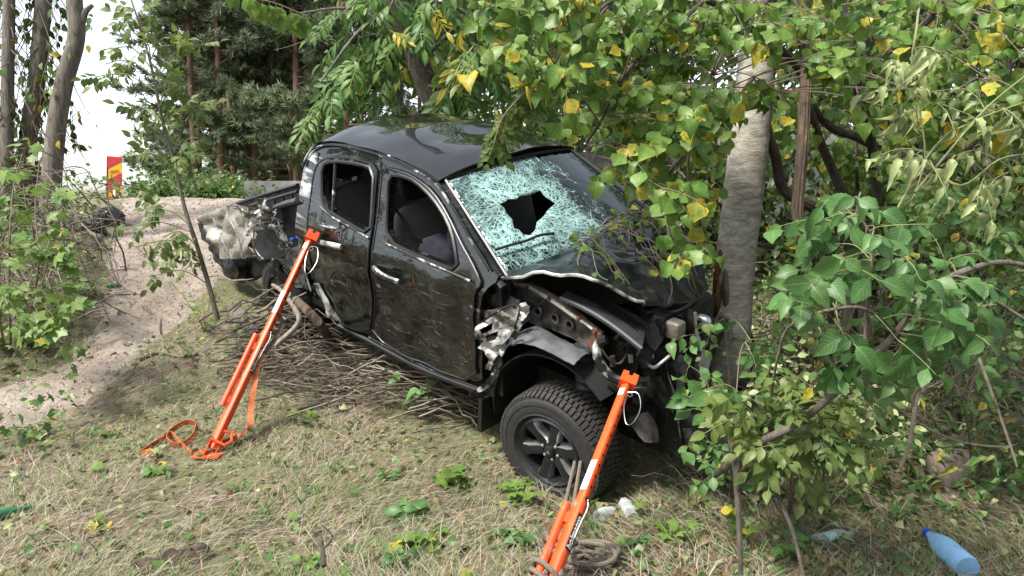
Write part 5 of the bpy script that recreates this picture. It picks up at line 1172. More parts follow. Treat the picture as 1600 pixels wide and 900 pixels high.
# hazel shrub: dark crooked stems, big round leaves turning yellow
hz = thing('hazel_shrub', 'large hazel shrub with dark crooked stems and round yellowing leaves', 'shrub', at(1335, 440, 5.6))
B = at(1335, 430, 5.6); limbs = []
for l, r0, r1 in (([(1330, 365, 5.4), (1290, 335, 5.3), (1235, 300, 5.2), (1205, 235, 5.1), (1192, 150, 5.0)], .05, .03), ([(1345, 420, 5.6), (1330, 330, 5.5), (1300, 260, 5.4), (1265, 170, 5.2), (1240, 60, 5.0), (1180, -60, 4.7)], .045, .022),
                  ([(1415, 280, 5.6), (1385, 240, 5.5), (1340, 215, 5.4), (1290, 190, 5.3), (1200, 60, 4.8), (1050, -30, 4.3)], .045, .018), ([(1352, 175, 5.0), (1348, 120, 4.9), (1395, 75, 4.8), (1440, 40, 4.7), (1480, 0, 4.6), (1520, -60, 4.6)], .030, .02),
                  ([(1345, 440, 5.6), (1372, 330, 5.5), (1362, 240, 5.3), (1352, 175, 5.0), (1335, 70, 4.9), (1300, -60, 4.8)], .04, .026), ([(1400, 430, 5.7), (1420, 300, 5.7), (1445, 180, 5.6), (1480, 60, 5.5), (1500, -60, 5.4)], .045, .025),
                  ([(1300, 420, 5.5), (1230, 390, 5.4), (1180, 382, 5.3)], .028, .018), ([(1440, 300, 5.6), (1510, 230, 5.4), (1580, 150, 5.2), (1650, 60, 5.0)], .03, .016), ([(1180, -60, 4.7), (1080, 20, 4.3), (1000, 90, 4.1), (940, 180, 4.0), (905, 240, 4.0)], .016, .006),
                  ([(1050, -30, 4.3), (960, 0, 4.1), (890, 60, 4.0), (840, 130, 4.0)], .014, .006), ([(1185, 120, 4.6), (1110, 190, 4.3), (1060, 260, 4.2), (1000, 330, 4.15)], .013, .005), ([(1300, -60, 4.8), (1160, 40, 4.4), (1090, 160, 4.2), (1085, 300, 4.2), (1100, 420, 4.25)], .013, .004)):
    Q = [at(*p) for p in l]
    if l[0][1] > 270: Q.insert(0, Vector((Q[0].x + .03, Q[0].y + .1, H(Q[0].x, Q[0].y) - .1)))
    limbs.append(limb(hz, 'branch', Q, r0, r1, M_['dark_bark'], 8, 6, .05))
tk = [(1105, 205), (1205, 215), (1205, 470), (1105, 470)]
A1 = anchors_in([(770, -50), (1130, -50), (1130, 130), (1100, 270), (1085, 400), (1040, 330), (985, 255), (930, 215), (880, 150), (790, 80)], 92, 3.5, 4.7, [tk])
A2 = anchors_in([(1100, -60), (1640, -60), (1640, 190), (1400, 190), (1210, 160), (1120, 120)], 96, 3.6, 5.6)
A3 = anchors_in([(1230, 170), (1640, 190), (1640, 400), (1420, 380), (1340, 290), (1240, 220)], 56, 4.6, 6.6)
sprays(hz, limbs, A1 + A2 + A3, 'hazel', .088, 300, 3, 7, .24, (0, -.85, .55), .5, rb=.005)
# thick shaggy vine and thin hanging stems
v = thing('hanging_vine', 'thick shaggy brown vine curving down beside the tree trunk', 'vine', at(1300, 415, 4.7))
VP = [at(1262, 60, 4.8), at(1258, 150, 4.75), at(1255, 220, 4.7), at(1249, 290, 4.7), at(1247, 340, 4.7), at(1262, 385, 4.7), at(1295, 412, 4.7), at(1340, 425, 4.75)]
VP.append(Vector((VP[-1].x + .25, VP[-1].y + .15, H(VP[-1].x + .25, VP[-1].y + .15))))
limb(v, 'stem', VP, .028, .032, M_['vine_bark'], 12, 6)
for k in range(9):
    a = k * .7; off = Vector((math.cos(a) * .026, math.sin(a) * .026, 0)); limb(v, 'bark_strand', [p + off * (1 + .25 * nz(k, i)) for i, p in enumerate(VP)], .012, .010, M_['vine_bark'], 5, 5)
# ash tree behind the truck, leaning
at_ = thing('ash_tree', 'ash tree with a leaning trunk behind the truck roof', 'tree', at(712, 235, 8.2))
P = limb(at_, 'trunk', [Vector((-.45, 8.3, H(-.45, 8.3) - .2)), at(716, 250, 8.2), at(690, 185, 8.1), at(668, 135, 8.0), at(645, 70, 7.8), at(620, 0, 7.6), at(590, -110, 7.3), at(575, -300, 7.2)], .14, .09, M_['trunk_bark'], 14, 5)
lm = [P]
for e in ((560, 60, 7.6), (500, 130, 7.4), (640, 110, 7.4), (740, 60, 7.8), (800, 100, 8.0), (860, 20, 8.2), (560, -30, 7.6), (470, 20, 7.8)):
    lm.append(fork(at_, P[random.randrange(16, 26)], at(*e), .03, .008, M_['trunk_bark'], .25))
AA = anchors_in([(485, 172), (540, 120), (600, 160), (680, 130), (770, 120), (850, 150), (870, 0), (870, -60), (520, -60), (510, 40), (560, 80)], 60, 7.2, 9.2)
sprays(at_, lm, AA, 'ash', .42, 180, 2, 5, .35, (0, -.7, .7), .7, rb=.006, spread=1.0)
hs_ = thing('ash_sprig', 'drooping pale green ash sprig hanging in front of the truck roof', 'branch', at(840, 120, 4.2))
P = limb(hs_, 'branch', [near_pt(limbs, at(930, 30, 4.3)), at(905, 60, 4.3), at(860, 110, 4.2), at(815, 150, 4.2), at(785, 185, 4.2), at(772, 225, 4.2)], .009, .004, M_['twig'], 6, 6)
L = []
for i in range(8, len(P)):
    for s in (-1, 1): L.append((P[i], Vector((s * .5, 0, -.9)) + rv(.25), Vector((0, -1, .3)) + rv(.3), random.uniform(.10, .155)))
put_leaves(hs_, 'walnut', L, 40)
# hazel twig tips reaching in at the top
for (l, lab) in (([(330, -60, 2.9), (380, -10, 2.9), (430, 5, 2.9), (480, 25, 2.9)], 'yellowing hazel twig hanging into the top edge above the pines'), ([(560, 0, 4.5), (500, 50, 4.5), (460, 70, 4.5), (428, 78, 4.5)], 'bare thin twig arching in front of the pines')):
    r_ = thing('hanging_twig', lab, 'twig', at(*l[0])); P = limb(r_, 'branch', [at(*q) for q in l], .004, .0015, M_['twig'], 5, 5)
    if 'yellow' in lab:
        L = [(p, Vector((random.uniform(-.5, .5), 0, -1)), Vector((0, -1, .4)) + rv(.4), random.uniform(.07, .10)) for p in P[4:] for _ in range(1)]; put_leaves(r_, 'hazel', L, 40)
# background broadleaf trees
def leafy_proto(seed, h, rx, n, kind='dark', ls=.22):
    rr = random.Random(seed); o = thing('broadleaf_tree', 'tree', 'tree'); mb = MB()
    mb.tube([Vector((.1 * nz(z, seed), .1 * nz(z, seed + 3), z)) for z in np.linspace(-.5, h * .8, 9)], [.14 - .012 * i for i in range(9)], 8); mb.build('trunk', M_['dark_bark'], o)
    L = []; cl = [Vector((rr.gauss(0, rx * .5), rr.gauss(0, rx * .5), h * rr.uniform(.12, 1))) for _ in range(46)]
    for i in range(n):
        c = cl[rr.randrange(46)]; L.append(c + Vector((rr.gauss(0, .35), rr.gauss(0, .35), rr.gauss(0, .28))))
    br = MB()
    for c in cl: br.tube(spline([(0, 0, c.z * .6), (c.x * .5, c.y * .5, c.z * .85), tuple(c)], 3), .02, 4, cap=False)
    b = br.build('branches', M_['dark_bark'], o); b['kind'] = 'stuff'
    mats = np.array([rotm(rv() + Vector((0, 0, -.7)), rv(.7) + Vector((0, 0, .8)), ls * rr.uniform(.6, 1.2)) for _ in L])
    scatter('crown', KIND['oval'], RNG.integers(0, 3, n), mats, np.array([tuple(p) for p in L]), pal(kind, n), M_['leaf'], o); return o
lp = [leafy_proto(1, 7.5, 2.3, 3600), leafy_proto(2, 6.5, 2.2, 3600)]; used2 = set()
for i, (x, y, s, z) in enumerate([(.5, 13.6, .62, 1.7), (1.6, 12.6, .66, 1.7), (3.8, 12.2, .66, 1.7), (6.0, 11.8, .8, 1.7), (8.4, 11.2, .9, 1.7), (10.8, 10.2, .9, 1.7), (.4, 17, .75, 1.8), (2.8, 17, .8, 1.8), (7.2, 16, .9, 1.8), (5.4, 8.6, .62, 1.0), (12.5, 7.5, 1.0, .9), (1.0, 21, 1.15, 1.8), (4.2, 20.5, 1.1, 1.8), (8.0, 20, 1.15, 1.8), (12, 18, 1.15, 1.8), (16, 15, 1.15, 1.8)]):
    pr = lp[i % 2]
    if pr.name in used2: o = copy_tree(pr, (x, y, z), i * 1.3, s)
    else: used2.add(pr.name); o = pr; o.location = (x, y, z); o.scale = (s, s, s)
    o['label'] = 'dense dark green broadleaf tree behind the concrete wall'; o['group'] = 'broadleaf trees behind the wall'
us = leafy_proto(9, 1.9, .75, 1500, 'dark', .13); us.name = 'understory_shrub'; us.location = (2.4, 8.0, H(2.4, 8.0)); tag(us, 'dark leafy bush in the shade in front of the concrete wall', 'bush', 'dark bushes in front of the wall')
for k, (x, y, s) in enumerate([(3.3, 7.4, .8), (4.3, 7.0, .9), (5.3, 6.2, .8), (1.6, 8.3, .8), (3.9, 8.3, 1.0), (4.6, 5.4, .6), (5.6, 7.6, 1.0)]): copy_tree(us, (x, y, H(x, y)), k * 1.1, s)
rb = leafy_proto(5, .9, .9, 1500, 'lance', .15); rb.location = (-5.9, 12.9, 1.55); rb.scale = (.7, .7, .5); rb.name = 'roadside_bush'; tag(rb, 'low bright green roadside bush beside the hazard board', 'bush', 'roadside bushes')
for k, (x, y, s, lab) in enumerate([(-5.0, 13.0, .8, 'middle one of the low bright green roadside bushes under the pines'), (-5.35, 13.8, .9, 'bright green roadside bush set back behind the other roadside bushes')]):
    o = copy_tree(rb, (x, y, 1.55), k * 2, s, lab); o.scale = (s * .8, s * .8, s * .55)
# ---------------------------------------------------------------- left side
LV = ['thin vine-draped trunk at the left edge', 'dark vine-covered trunk second from the left edge', 'bare leaning grey trunk with a stub fork beside the sky gap']
for k, l in enumerate(([(6, 420, 8.8), (10, 250, 8.8), (12, 120, 8.8), (14, 0, 8.8), (12, -160, 8.8)], [(36, 420, 9.0), (42, 240, 9.0), (58, 120, 9.0), (68, 0, 9.0), (80, -160, 9.0)], [(72, 420, 8.6), (80, 290, 8.6), (88, 200, 8.6), (100, 130, 8.6), (119, 60, 8.6), (116, 0, 8.6), (108, -120, 8.6)])):
    t = thing('leaning_tree', LV[k], 'tree', at(*l[0])); P = limb(t, 'trunk', [at(*q) for q in l], (.075, .10, .11)[k], (.06, .085, .08)[k], M_['trunk_bark'], 12, 5)
    if k == 2: limb(t, 'branch', [at(119, 60, 8.6), at(127, 35, 8.6), at(134, 18, 8.6), at(145, 8, 8.6)], .06, .02, M_['trunk_bark'], 8, 4)
    tw = []
    if k < 2:
        for _ in range(46):
            i = random.randrange(4, len(P)); a = P[i]; q = [a]; d = rv(.5) + Vector((0, 0, -1.0))
            for j in range(7): a = a + Vector((random.uniform(-.16, .16), random.uniform(-.1, .1), -random.uniform(.08, .26))); q.append(a)
            tw.append((q, [.007 - .0006 * j for j in range(8)]))
        tubes_obj('vine_strands', tw, M_['twig'], t, 4)
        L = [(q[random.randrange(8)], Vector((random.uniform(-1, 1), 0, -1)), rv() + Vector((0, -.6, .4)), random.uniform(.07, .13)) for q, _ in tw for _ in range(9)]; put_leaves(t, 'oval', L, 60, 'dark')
    else:
        L = [(P[random.randrange(2, len(P))] + rv(.35), rv() + Vector((0, 0, -.6)), rv(.6) + Vector((0, -.6, .6)), random.uniform(.07, .12)) for _ in range(60)]; put_leaves(t, 'oval', L, 40)
    if k < 2:
        L2 = []
ms = thing('maple_sapling', 'young maple bush with lobed light green leaves on the left bank', 'bush', gp(30, 548))
lm = []
for l in ([(70, 600, 5.6), (64, 500, 5.6), (60, 420, 5.7), (55, 330, 5.8), (62, 250, 5.9)], [(40, 600, 5.4), (25, 500, 5.4), (15, 400, 5.4), (20, 300, 5.5), (35, 240, 5.6)], [(85, 590, 5.8), (95, 480, 5.9), (80, 380, 6.0), (95, 290, 6.1)], [(20, 640, 5.0), (8, 520, 5.0), (-10, 400, 5.0)]):
    g = gp(l[0][0] * .55 - 5, 548); lm.append(limb(ms, 'stem', [g] + [at(*q) for q in l[2:]], .009, .004, M_['twig'], 6, 5))
AM = anchors_in([(-20, 235), (70, 225), (95, 285), (105, 330), (75, 420), (110, 480), (95, 560), (20, 560), (-20, 560)], 36, 5.0, 6.2)
sprays(ms, lm, AM, 'maple', .12, 190, 2, 4, .2, (0, -.6, .8), .3, rb=.004)
# ash sapling on the slope
sp_ = thing('ash_sapling', 'slender young ash sapling with yellow-green leaves beside the sandy track', 'sapling', gp(338, 498))
P = limb(sp_, 'trunk', [at(340, 500, 5.75), at(326, 445, 5.7), at(308, 385, 5.65), at(290, 330, 5.6), at(272, 255, 5.6), at(252, 180, 5.55), at(240, 120, 5.5), at(225, 60, 5.5), at(205, 0, 5.5)], .021, .006, M_['trunk_bark'], 8, 5)
lm = [P]; L = []; tw = []
for (x, y) in ((205, 45), (165, 100), (150, 120), (230, 70), (215, 20), (290, 95), (318, 70), (300, 135), (290, 160), (180, 75), (270, 60), (220, 175), (262, 205), (230, 240), (205, 175), (235, 335), (190, 360), (215, 385), (255, 370), (300, 380), (262, 395), (235, 325), (285, 235), (310, 215), (240, 290), (290, 420), (245, 430), (300, 290), (275, 130), (255, 150), (320, 165), (190, 30), (240, 20), (285, 180)):
    e = at(x, y, random.uniform(5.2, 5.8)); q = near_pt(lm, e + Vector((0, 0, -.1))); m = q.lerp(e, .5) + Vector((0, 0, .07)); tw.append((spline([q, m, e], 4), .004)); d = (e - q).normalized()
    for k in range(3): L.append((m.lerp(e, .35 * k + .1), d * .6 + rv(.7) + Vector((0, 0, -.3)), Vector((0, -.7, .6)) + rv(.4), random.uniform(.13, .20)))
tubes_obj('twigs', tw, M_['green_twig'], sp_); put_leaves(sp_, 'walnut', L, 130)
# ---------------------------------------------------------------- right side growth
wv = thing('wilted_vine', 'pale wilted vine with limp whitish leaves hanging at the right edge', 'vine', at(1430, 300, 3.3))
lm = [limb(wv, 'stem', [at(*q) for q in l], .006, .003, M_['green_twig'], 6, 5) for l in ([(1470, -80, 4.4), (1440, 0, 3.6), (1432, 45, 3.3), (1425, 110, 3.3), (1440, 190, 3.3), (1445, 250, 3.3), (1430, 300, 3.3)], [(1430, 300, 3.3), (1480, 240, 3.3), (1540, 170, 3.3), (1600, 120, 3.3)], [(1400, 330, 3.4), (1460, 230, 3.4), (1520, 190, 3.4), (1600, 160, 3.4)], [(1445, 250, 3.3), (1500, 290, 3.2), (1560, 250, 3.2), (1610, 240, 3.2)])]
AW = anchors_in([(1390, 40), (1440, 40), (1450, 150), (1600, 120), (1610, 290), (1500, 300), (1440, 240), (1400, 200)], 15, 3.1, 3.5); sprays(wv, lm, AW, 'wilt', .075, 140, 2, 5, .20, (0, -.9, .5), .6, mt='green_twig', rb=.003, r=.0025)
AW2 = anchors_in([(1080, 180), (1130, 190), (1130, 330), (1090, 330)], 0, 4, 4.2)
el = thing('elm_branch', 'low branch with large bright green serrated leaves at the right', 'branch', at(1190, 692, 3.1))
lm = [limb(el, 'branch', [at(*q) for q in l], r0, r1, M_['trunk_bark'], 9, 6) for l, r0, r1 in (([(1118, 742, 3.75), (1187, 692, 3.2), (1245, 662, 3.1), (1300, 618, 3.05), (1350, 572, 3.0), (1400, 520, 3.0), (1445, 460, 3.0), (1495, 428, 3.0), (1560, 410, 3.05), (1620, 418, 3.1)], .017, .010), ([(1350, 572, 3.0), (1353, 500, 3.0), (1358, 440, 2.95), (1365, 380, 2.9), (1340, 330, 2.9), (1345, 300, 2.9)], .008, .004), ([(1495, 430, 3.0), (1540, 460, 3.0), (1610, 505, 3.0)], .009, .006), ([(1440, 470, 3.0), (1380, 440, 2.9), (1330, 420, 2.9)], .006, .003), ([(1400, 520, 3.0), (1340, 480, 2.9), (1240, 505, 3.0), (1215, 560, 3.1), (1205, 620, 3.2)], .008, .005))]
AE = anchors_in([(1290, 300), (1380, 300), (1400, 400), (1490, 400), (1540, 500), (1500, 560), (1420, 520), (1380, 600), (1310, 610), (1270, 540), (1290, 470), (1270, 360)], 62, 2.75, 3.2)
sprays(el, lm, AE, 'elm', .108, 260, 1, 5, .16, (0, -.9, .45), .45, rb=.003, mt='green_twig', r=.0025)
for (lab, kind, pal_, size, poly, n, d0, d1, st, keep) in (
    ('pale green small-leaved shrub sprawling right of the tree base', 'oval', 'wilt', .062, [(1190, 590), (1300, 580), (1400, 620), (1430, 715), (1330, 730), (1220, 700), (1180, 660)], 52, 3.3, 4.3, [(1290, 800), (1285, 720), (1260, 640)], 200),
    ('light green feathery-leaved shoots below the low elm branch', 'walnut', None, .15, [(1170, 620), (1270, 620), (1300, 690), (1260, 725), (1190, 725)], 16, 3.1, 3.6, [(1230, 810), (1235, 740), (1225, 680)], 120),
    ('bushy light green shrub filling the right edge under the wilted vine', 'elm', 'oval', .075, [(1400, 300), (1620, 280), (1620, 640), (1500, 620), (1430, 480)], 90, 3.7, 5.0, [(1520, 760), (1525, 600), (1530, 450), (1540, 330)], 240),
    ('small leafy shrub growing behind the trunk on its right side', 'oval', None, .075, [(1205, 380), (1300, 420), (1300, 600), (1210, 600)], 36, 4.6, 5.6, [(1250, 640), (1248, 540), (1245, 440)], 120),
    ('leafy tangle hugging the front of the trunk and broken nose', 'elm', 'oval', .07, [(1090, 520), (1130, 480), (1180, 560), (1200, 700), (1150, 760), (1090, 700)], 20, 3.5, 4.2, [(1150, 790), (1140, 700), (1135, 600)], 90)):
    g = gp(st[0][0], min(880, st[0][1])); sh = thing('leafy_shrub', lab, 'shrub', g); lm = [limb(sh, 'stem', [g] + [at(a, b, (d0 + d1) / 2) for a, b in st[1:]], .008, .004, M_['twig'], 6, 5)]
    for k in range(3): e = at(poly[k + 1][0], poly[k + 1][1], random.uniform(d0, d1)); lm.append(limb(sh, 'stem', [g, g.lerp(e, .5) + Vector((0, 0, .1)), e], .006, .003, M_['twig'], 6, 5))
    sprays(sh, lm, anchors_in(poly, n, d0, d1), kind, size, keep, 2, 5, .17, (0, -.7, .75), .3, rb=.0028, r=.002, mt='stick', palette=pal_)
cs_ = thing('climbing_sprig', 'leafy green sprig climbing in front of the truck nose and trunk', 'plant', gp(1150, 800))
lm = [limb(cs_, 'stem', [at(*q) for q in l], .004, .002, M_['twig'], 5, 5) for l in ([(1150, 800, 3.4), (1142, 700, 3.4), (1120, 640, 3.4), (1100, 590, 3.4), (1075, 570, 3.4)], [(1142, 700, 3.4), (1150, 620, 3.4), (1160, 540, 3.5), (1190, 530, 3.5)])]
sprays(cs_, lm, [at(*q) for q in ((1075, 575, 3.4), (1105, 610, 3.4), (1112, 650, 3.4), (1130, 600, 3.4), (1150, 500, 3.6), (1165, 535, 3.5), (1170, 610, 3.5), (1185, 560, 3.5), (1090, 630, 3.4))], 'elm', .095, 60, 1, 3, .12, (0, -.95, .3), .5, rb=.002, mt='green_twig', r=.002)
for k, (l, lab) in enumerate((([(1140, 640, 3.35), (1165, 690, 3.3), (1150, 740, 3.25), (1155, 800, 3.2), (1160, 900, 3.1)], 'dark crooked upright stick in front of the tree base'), ([(1198, 730, 3.2), (1215, 780, 3.15), (1235, 830, 3.1), (1255, 905, 3.0)], 'thin dark stick slanting down toward the clear bottle'), ([(1458, 480, 3.1), (1440, 580, 3.1), (1422, 690, 3.1), (1405, 735, 3.1)], 'pale peeled stick hanging down from the elm branch'), ([(1060, 905, 2.8), (1085, 870, 2.85), (1120, 845, 2.95)], 'short dark branch stub at the bottom edge beside the rope'), ([(1072, 735, 3.5), (1058, 760, 3.45), (1062, 800, 3.4), (1075, 840, 3.3), (1100, 880, 3.2)], 'curved tan root-like stick on the soil right of the strut'), ([(1440, 720, 3.4), (1490, 780, 3.3), (1540, 830, 3.2), (1570, 870, 3.1)], 'long thin grey stick pointing at the blue bottle'), ([(1350, 590, 3.3), (1420, 650, 3.3), (1500, 690, 3.3), (1570, 700, 3.3)], 'pale thin stick lying across the right brush'), ([(1530, 560, 3.2), (1560, 640, 3.1), (1590, 730, 3.05)], 'grey twig at the right edge below the wilted vine'), ([(42, 856, 2.9), (90, 847, 2.95), (135, 842, 3.0), (176, 838, 3.0)], 'long smooth grey stick lying on the grass at lower left'), ([(115, 905, 2.7), (150, 880, 2.75), (168, 868, 2.8)], 'forked dark stick at the bottom left edge'), ([(505, 885, 2.85), (503, 860, 2.9), (500, 835, 2.95)], 'short dark stub standing in the grass'), ([(128, 815, 3.0), (200, 800, 3.1), (255, 785, 3.15)], 'thin pale stalk lying on the dry grass'), ([(215, 565, 5.6), (245, 555, 5.6), (285, 562, 5.5), (310, 556, 5.5)], 'weathered broken branch lying at the track edge below the sapling'), ([(250, 500, 5.8), (252, 525, 5.7), (262, 545, 5.6)], 'short crooked stub beside the sandy track'), ([(100, 480, 7.0), (190, 466, 7.2), (260, 440, 7.6), (300, 425, 7.8)], 'thin straight stick lying across the sandy track'), ([(170, 375, 7.8), (185, 450, 7.4), (150, 490, 7.0), (90, 520, 6.4)], 'pale arching bare stem over the left bank'), ([(430, 540, 5.5), (470, 500, 5.5), (445, 460, 5.6), (425, 445, 5.7)], 'broken pale branch under the rear wheel'))):
    r0 = (.017, .011, .012, .014, .011, .008, .007, .007, .010, .010, .010, .004, .018, .014, .008, .008, .022)[k]; Q = [at(*q) for q in l]
    if k in (1, 3, 4, 5, 8, 9, 10, 11, 12, 13, 14): Q = [Vector((q.x, q.y, max(q.z, H(q.x, q.y) + r0 * .6) if k in (1, 10, 13) else H(q.x, q.y) + r0 * .9)) if (k not in (1, 10, 13)) else q for q in Q]
    if k in (3, 4, 8, 9, 11, 12, 14, 5): Q = [gp(a, b) + Vector((0, 0, r0 * .8)) for (a, b, c) in l]
    s_ = thing('fallen_stick', lab, 'stick', Q[0]); P = limb(s_, 'shaft', Q, r0, r0 * .6, M_['dark_bark'] if 'dark' in lab else M_['stick'], 8, 6, .02)
    q = P[len(P) // 2]; limb(s_, 'side_twig', [q, q + Vector((random.uniform(-.06, .06), 0, .05)), q + Vector((random.uniform(-.12, .12), 0, .1))], r0 * .45, r0 * .2, M_['dark_bark'] if 'dark' in lab else M_['stick'], 5, 3)
# brush piles: every stick its own piece
def brush(name, label, region, n, dirs, lens, rads, heap, seed, mtl='stick', arch=.1, keepoff=None):
    rr = random.Random(seed); b = [region() for _ in range(n)]; root = thing(name, label, 'brush', b[0])
    protos = []
    for k in range(26):
        ln = 1.0; p = Vector((-.5, 0, 0)); d = Vector((1, 0, 0)); Q = [p]
        for j in range(7): d = (d + Vector((0, rr.uniform(-.17, .17), rr.uniform(-.15, .15)))).normalized(); p = p + d / 7; Q.append(p)
        mb = MB(); m_ = (Q[0] + Q[-1]) / 2; Q = [q - m_ for q in Q]; Q = [q + Vector((0, 0, arch * rr.random() * (1 - (2 * j / 7 - 1) ** 2))) for j, q in enumerate(Q)]
        mb.tube(Q, [.010, .0098, .0095, .009, .008, .007, .006, .004], 5)
        if k % 2: j = rr.randrange(2, 5); d2 = (rv(.6) + Vector((.5, 0, .1))); mb.tube([Q[j], Q[j] + d2 * .14, Q[j] + d2 * .26 + rv(.03)], [.006, .005, .002], 4)
        o = mb.build('stick', M_[mtl], None); protos.append(o.data); bpy.data.objects.remove(o)
    for i, p in enumerate(b):
        o = bpy.data.objects.new('stick', protos[i % 26]); COL.objects.link(o); o.parent = root; l = rr.uniform(*lens); w = rr.uniform(*rads) / .010
        d = dirs(rr); z = Vector((0, 0, 1)); M = Matrix(rotm(d, z + rv(.4)).tolist()) @ Matrix.Rotation(rad(90), 3, 'Z')
        # the mesh runs along x: scale it to length l and thickness w
        S = Matrix.Diagonal((l, w if w < 2.2 else 2.2, w if w < 2.2 else 2.2)); q = p + Vector((0, 0, rr.uniform(*heap))) - root.location
        if abs(d.z) > .25: q.z += abs(d.normalized().z) * l * .45
        o.matrix_local = Matrix.Translation(q) @ (M @ S).to_4x4()
    return root
def reg_px(poly, hi=None):
    def f():
        while True:
            q = (random.uniform(min(p[0] for p in poly), max(p[0] for p in poly)), random.uniform(min(p[1] for p in poly), max(p[1] for p in poly)))
            if inside(q, poly): return gp(*q)
    return f
brush('brush_pile', 'heap of tangled grey-brown sticks under the doors of the truck', reg_px([(400, 560), (460, 540), (560, 570), (650, 610), (755, 650), (780, 670), (690, 672), (560, 640), (450, 625), (410, 600)]), 240, lambda rr: Vector((1, rr.uniform(-.9, .9), rr.uniform(-.22, .22))), (.25, 1.05), (.0025, .0085), (.0, .26), 3)
brush('brush_pile', 'loose dead branches around the rear wheel of the truck', reg_px([(390, 530), (470, 520), (520, 530), (500, 565), (400, 565)]), 40, lambda rr: Vector((1, rr.uniform(-1, 1), rr.uniform(-.5, .6))), (.4, 1.0), (.006, .016), (.02, .35), 5)
brush('brush_pile', 'tangle of bare arching brambles on the left bank below the trunks', reg_px([(20, 400), (120, 380), (180, 390), (165, 470), (120, 540), (40, 560), (0, 570)]), 110, lambda rr: Vector((rr.uniform(-1, 1), rr.uniform(-.5, .5), rr.uniform(-.2, .9))), (.5, 1.5), (.003, .008), (0, .45), 7, arch=.5)
brush('brush_pile', 'dry twiggy tangle under the shrubs right of the tree trunk', reg_px([(1200, 520), (1340, 480), (1600, 480), (1600, 760), (1420, 740), (1300, 700), (1200, 660)]), 190, lambda rr: Vector((rr.uniform(-1, 1), rr.uniform(-.6, .6), rr.uniform(-.3, 1.0))), (.4, 1.3), (.003, .008), (0, .4), 9, arch=.3)
brush('brush_pile', 'scattered thin twigs on the soil below the front wheel and trunk', reg_px([(1000, 700), (1200, 690), (1300, 800), (1100, 840), (1010, 780)]), 70, lambda rr: Vector((rr.uniform(-1, 1), rr.uniform(-1, 1), rr.uniform(-.1, .3))), (.15, .6), (.002, .006), (0, .06), 11)
lg_ = thing('split_log', 'splintered pale brown log wedged beside the rear wheel', 'log', at(470, 480, 5.6))
limb(lg_, 'log', [gp(520, 545) + Vector((0, 0, .03)), at(497, 503, 5.5), at(462, 468, 5.75)], .04, .03, M_['vine_bark'], 9, 4)
lg_ = thing('grey_log', 'weathered grey log end behind the first strut', 'log', at(385, 500, 5.9))
limb(lg_, 'log', [gp(368, 500) + Vector((0, 0, .06)), gp(388, 515) + Vector((0, 0, .06)), gp(412, 535) + Vector((0, 0, .06))], .085, .075, M_['trunk_bark'], 12, 4)
# ---------------------------------------------------------------- plants on the ground
def plant(px, py, label, kind, n, size, h, group='low leafy weeds on the ground', dz=0, spread=1.0, d=None):
    g = gp(px, py) if d is None else at(px, py, d); r = thing('weed_plant', label, 'plant', g, group); L = []; tw = []
    for i in range(max(2, n // 4)):
        a = random.uniform(0, 6.28); e = g + Vector((math.cos(a) * spread * h * .6, math.sin(a) * spread * h * .6, h * random.uniform(.6, 1.1))); m = g.lerp(e, .5) + Vector((0, 0, h * .12))
        Q = spline([g, m, e], 4); tw.append((Q, .0028))
        for k in range(4): q = Q[2 + k * 2] if 2 + k * 2 < len(Q) else Q[-1]; L.append((q, Vector((random.uniform(-1, 1), random.uniform(-1, .5), random.uniform(-.2, .3))), Vector((0, -.35, 1)) + rv(.4), size * random.uniform(.7, 1.2)))
    tubes_obj('stems', tw, M_['green_twig'], r, 4, None); put_leaves(r, kind, L, 80)
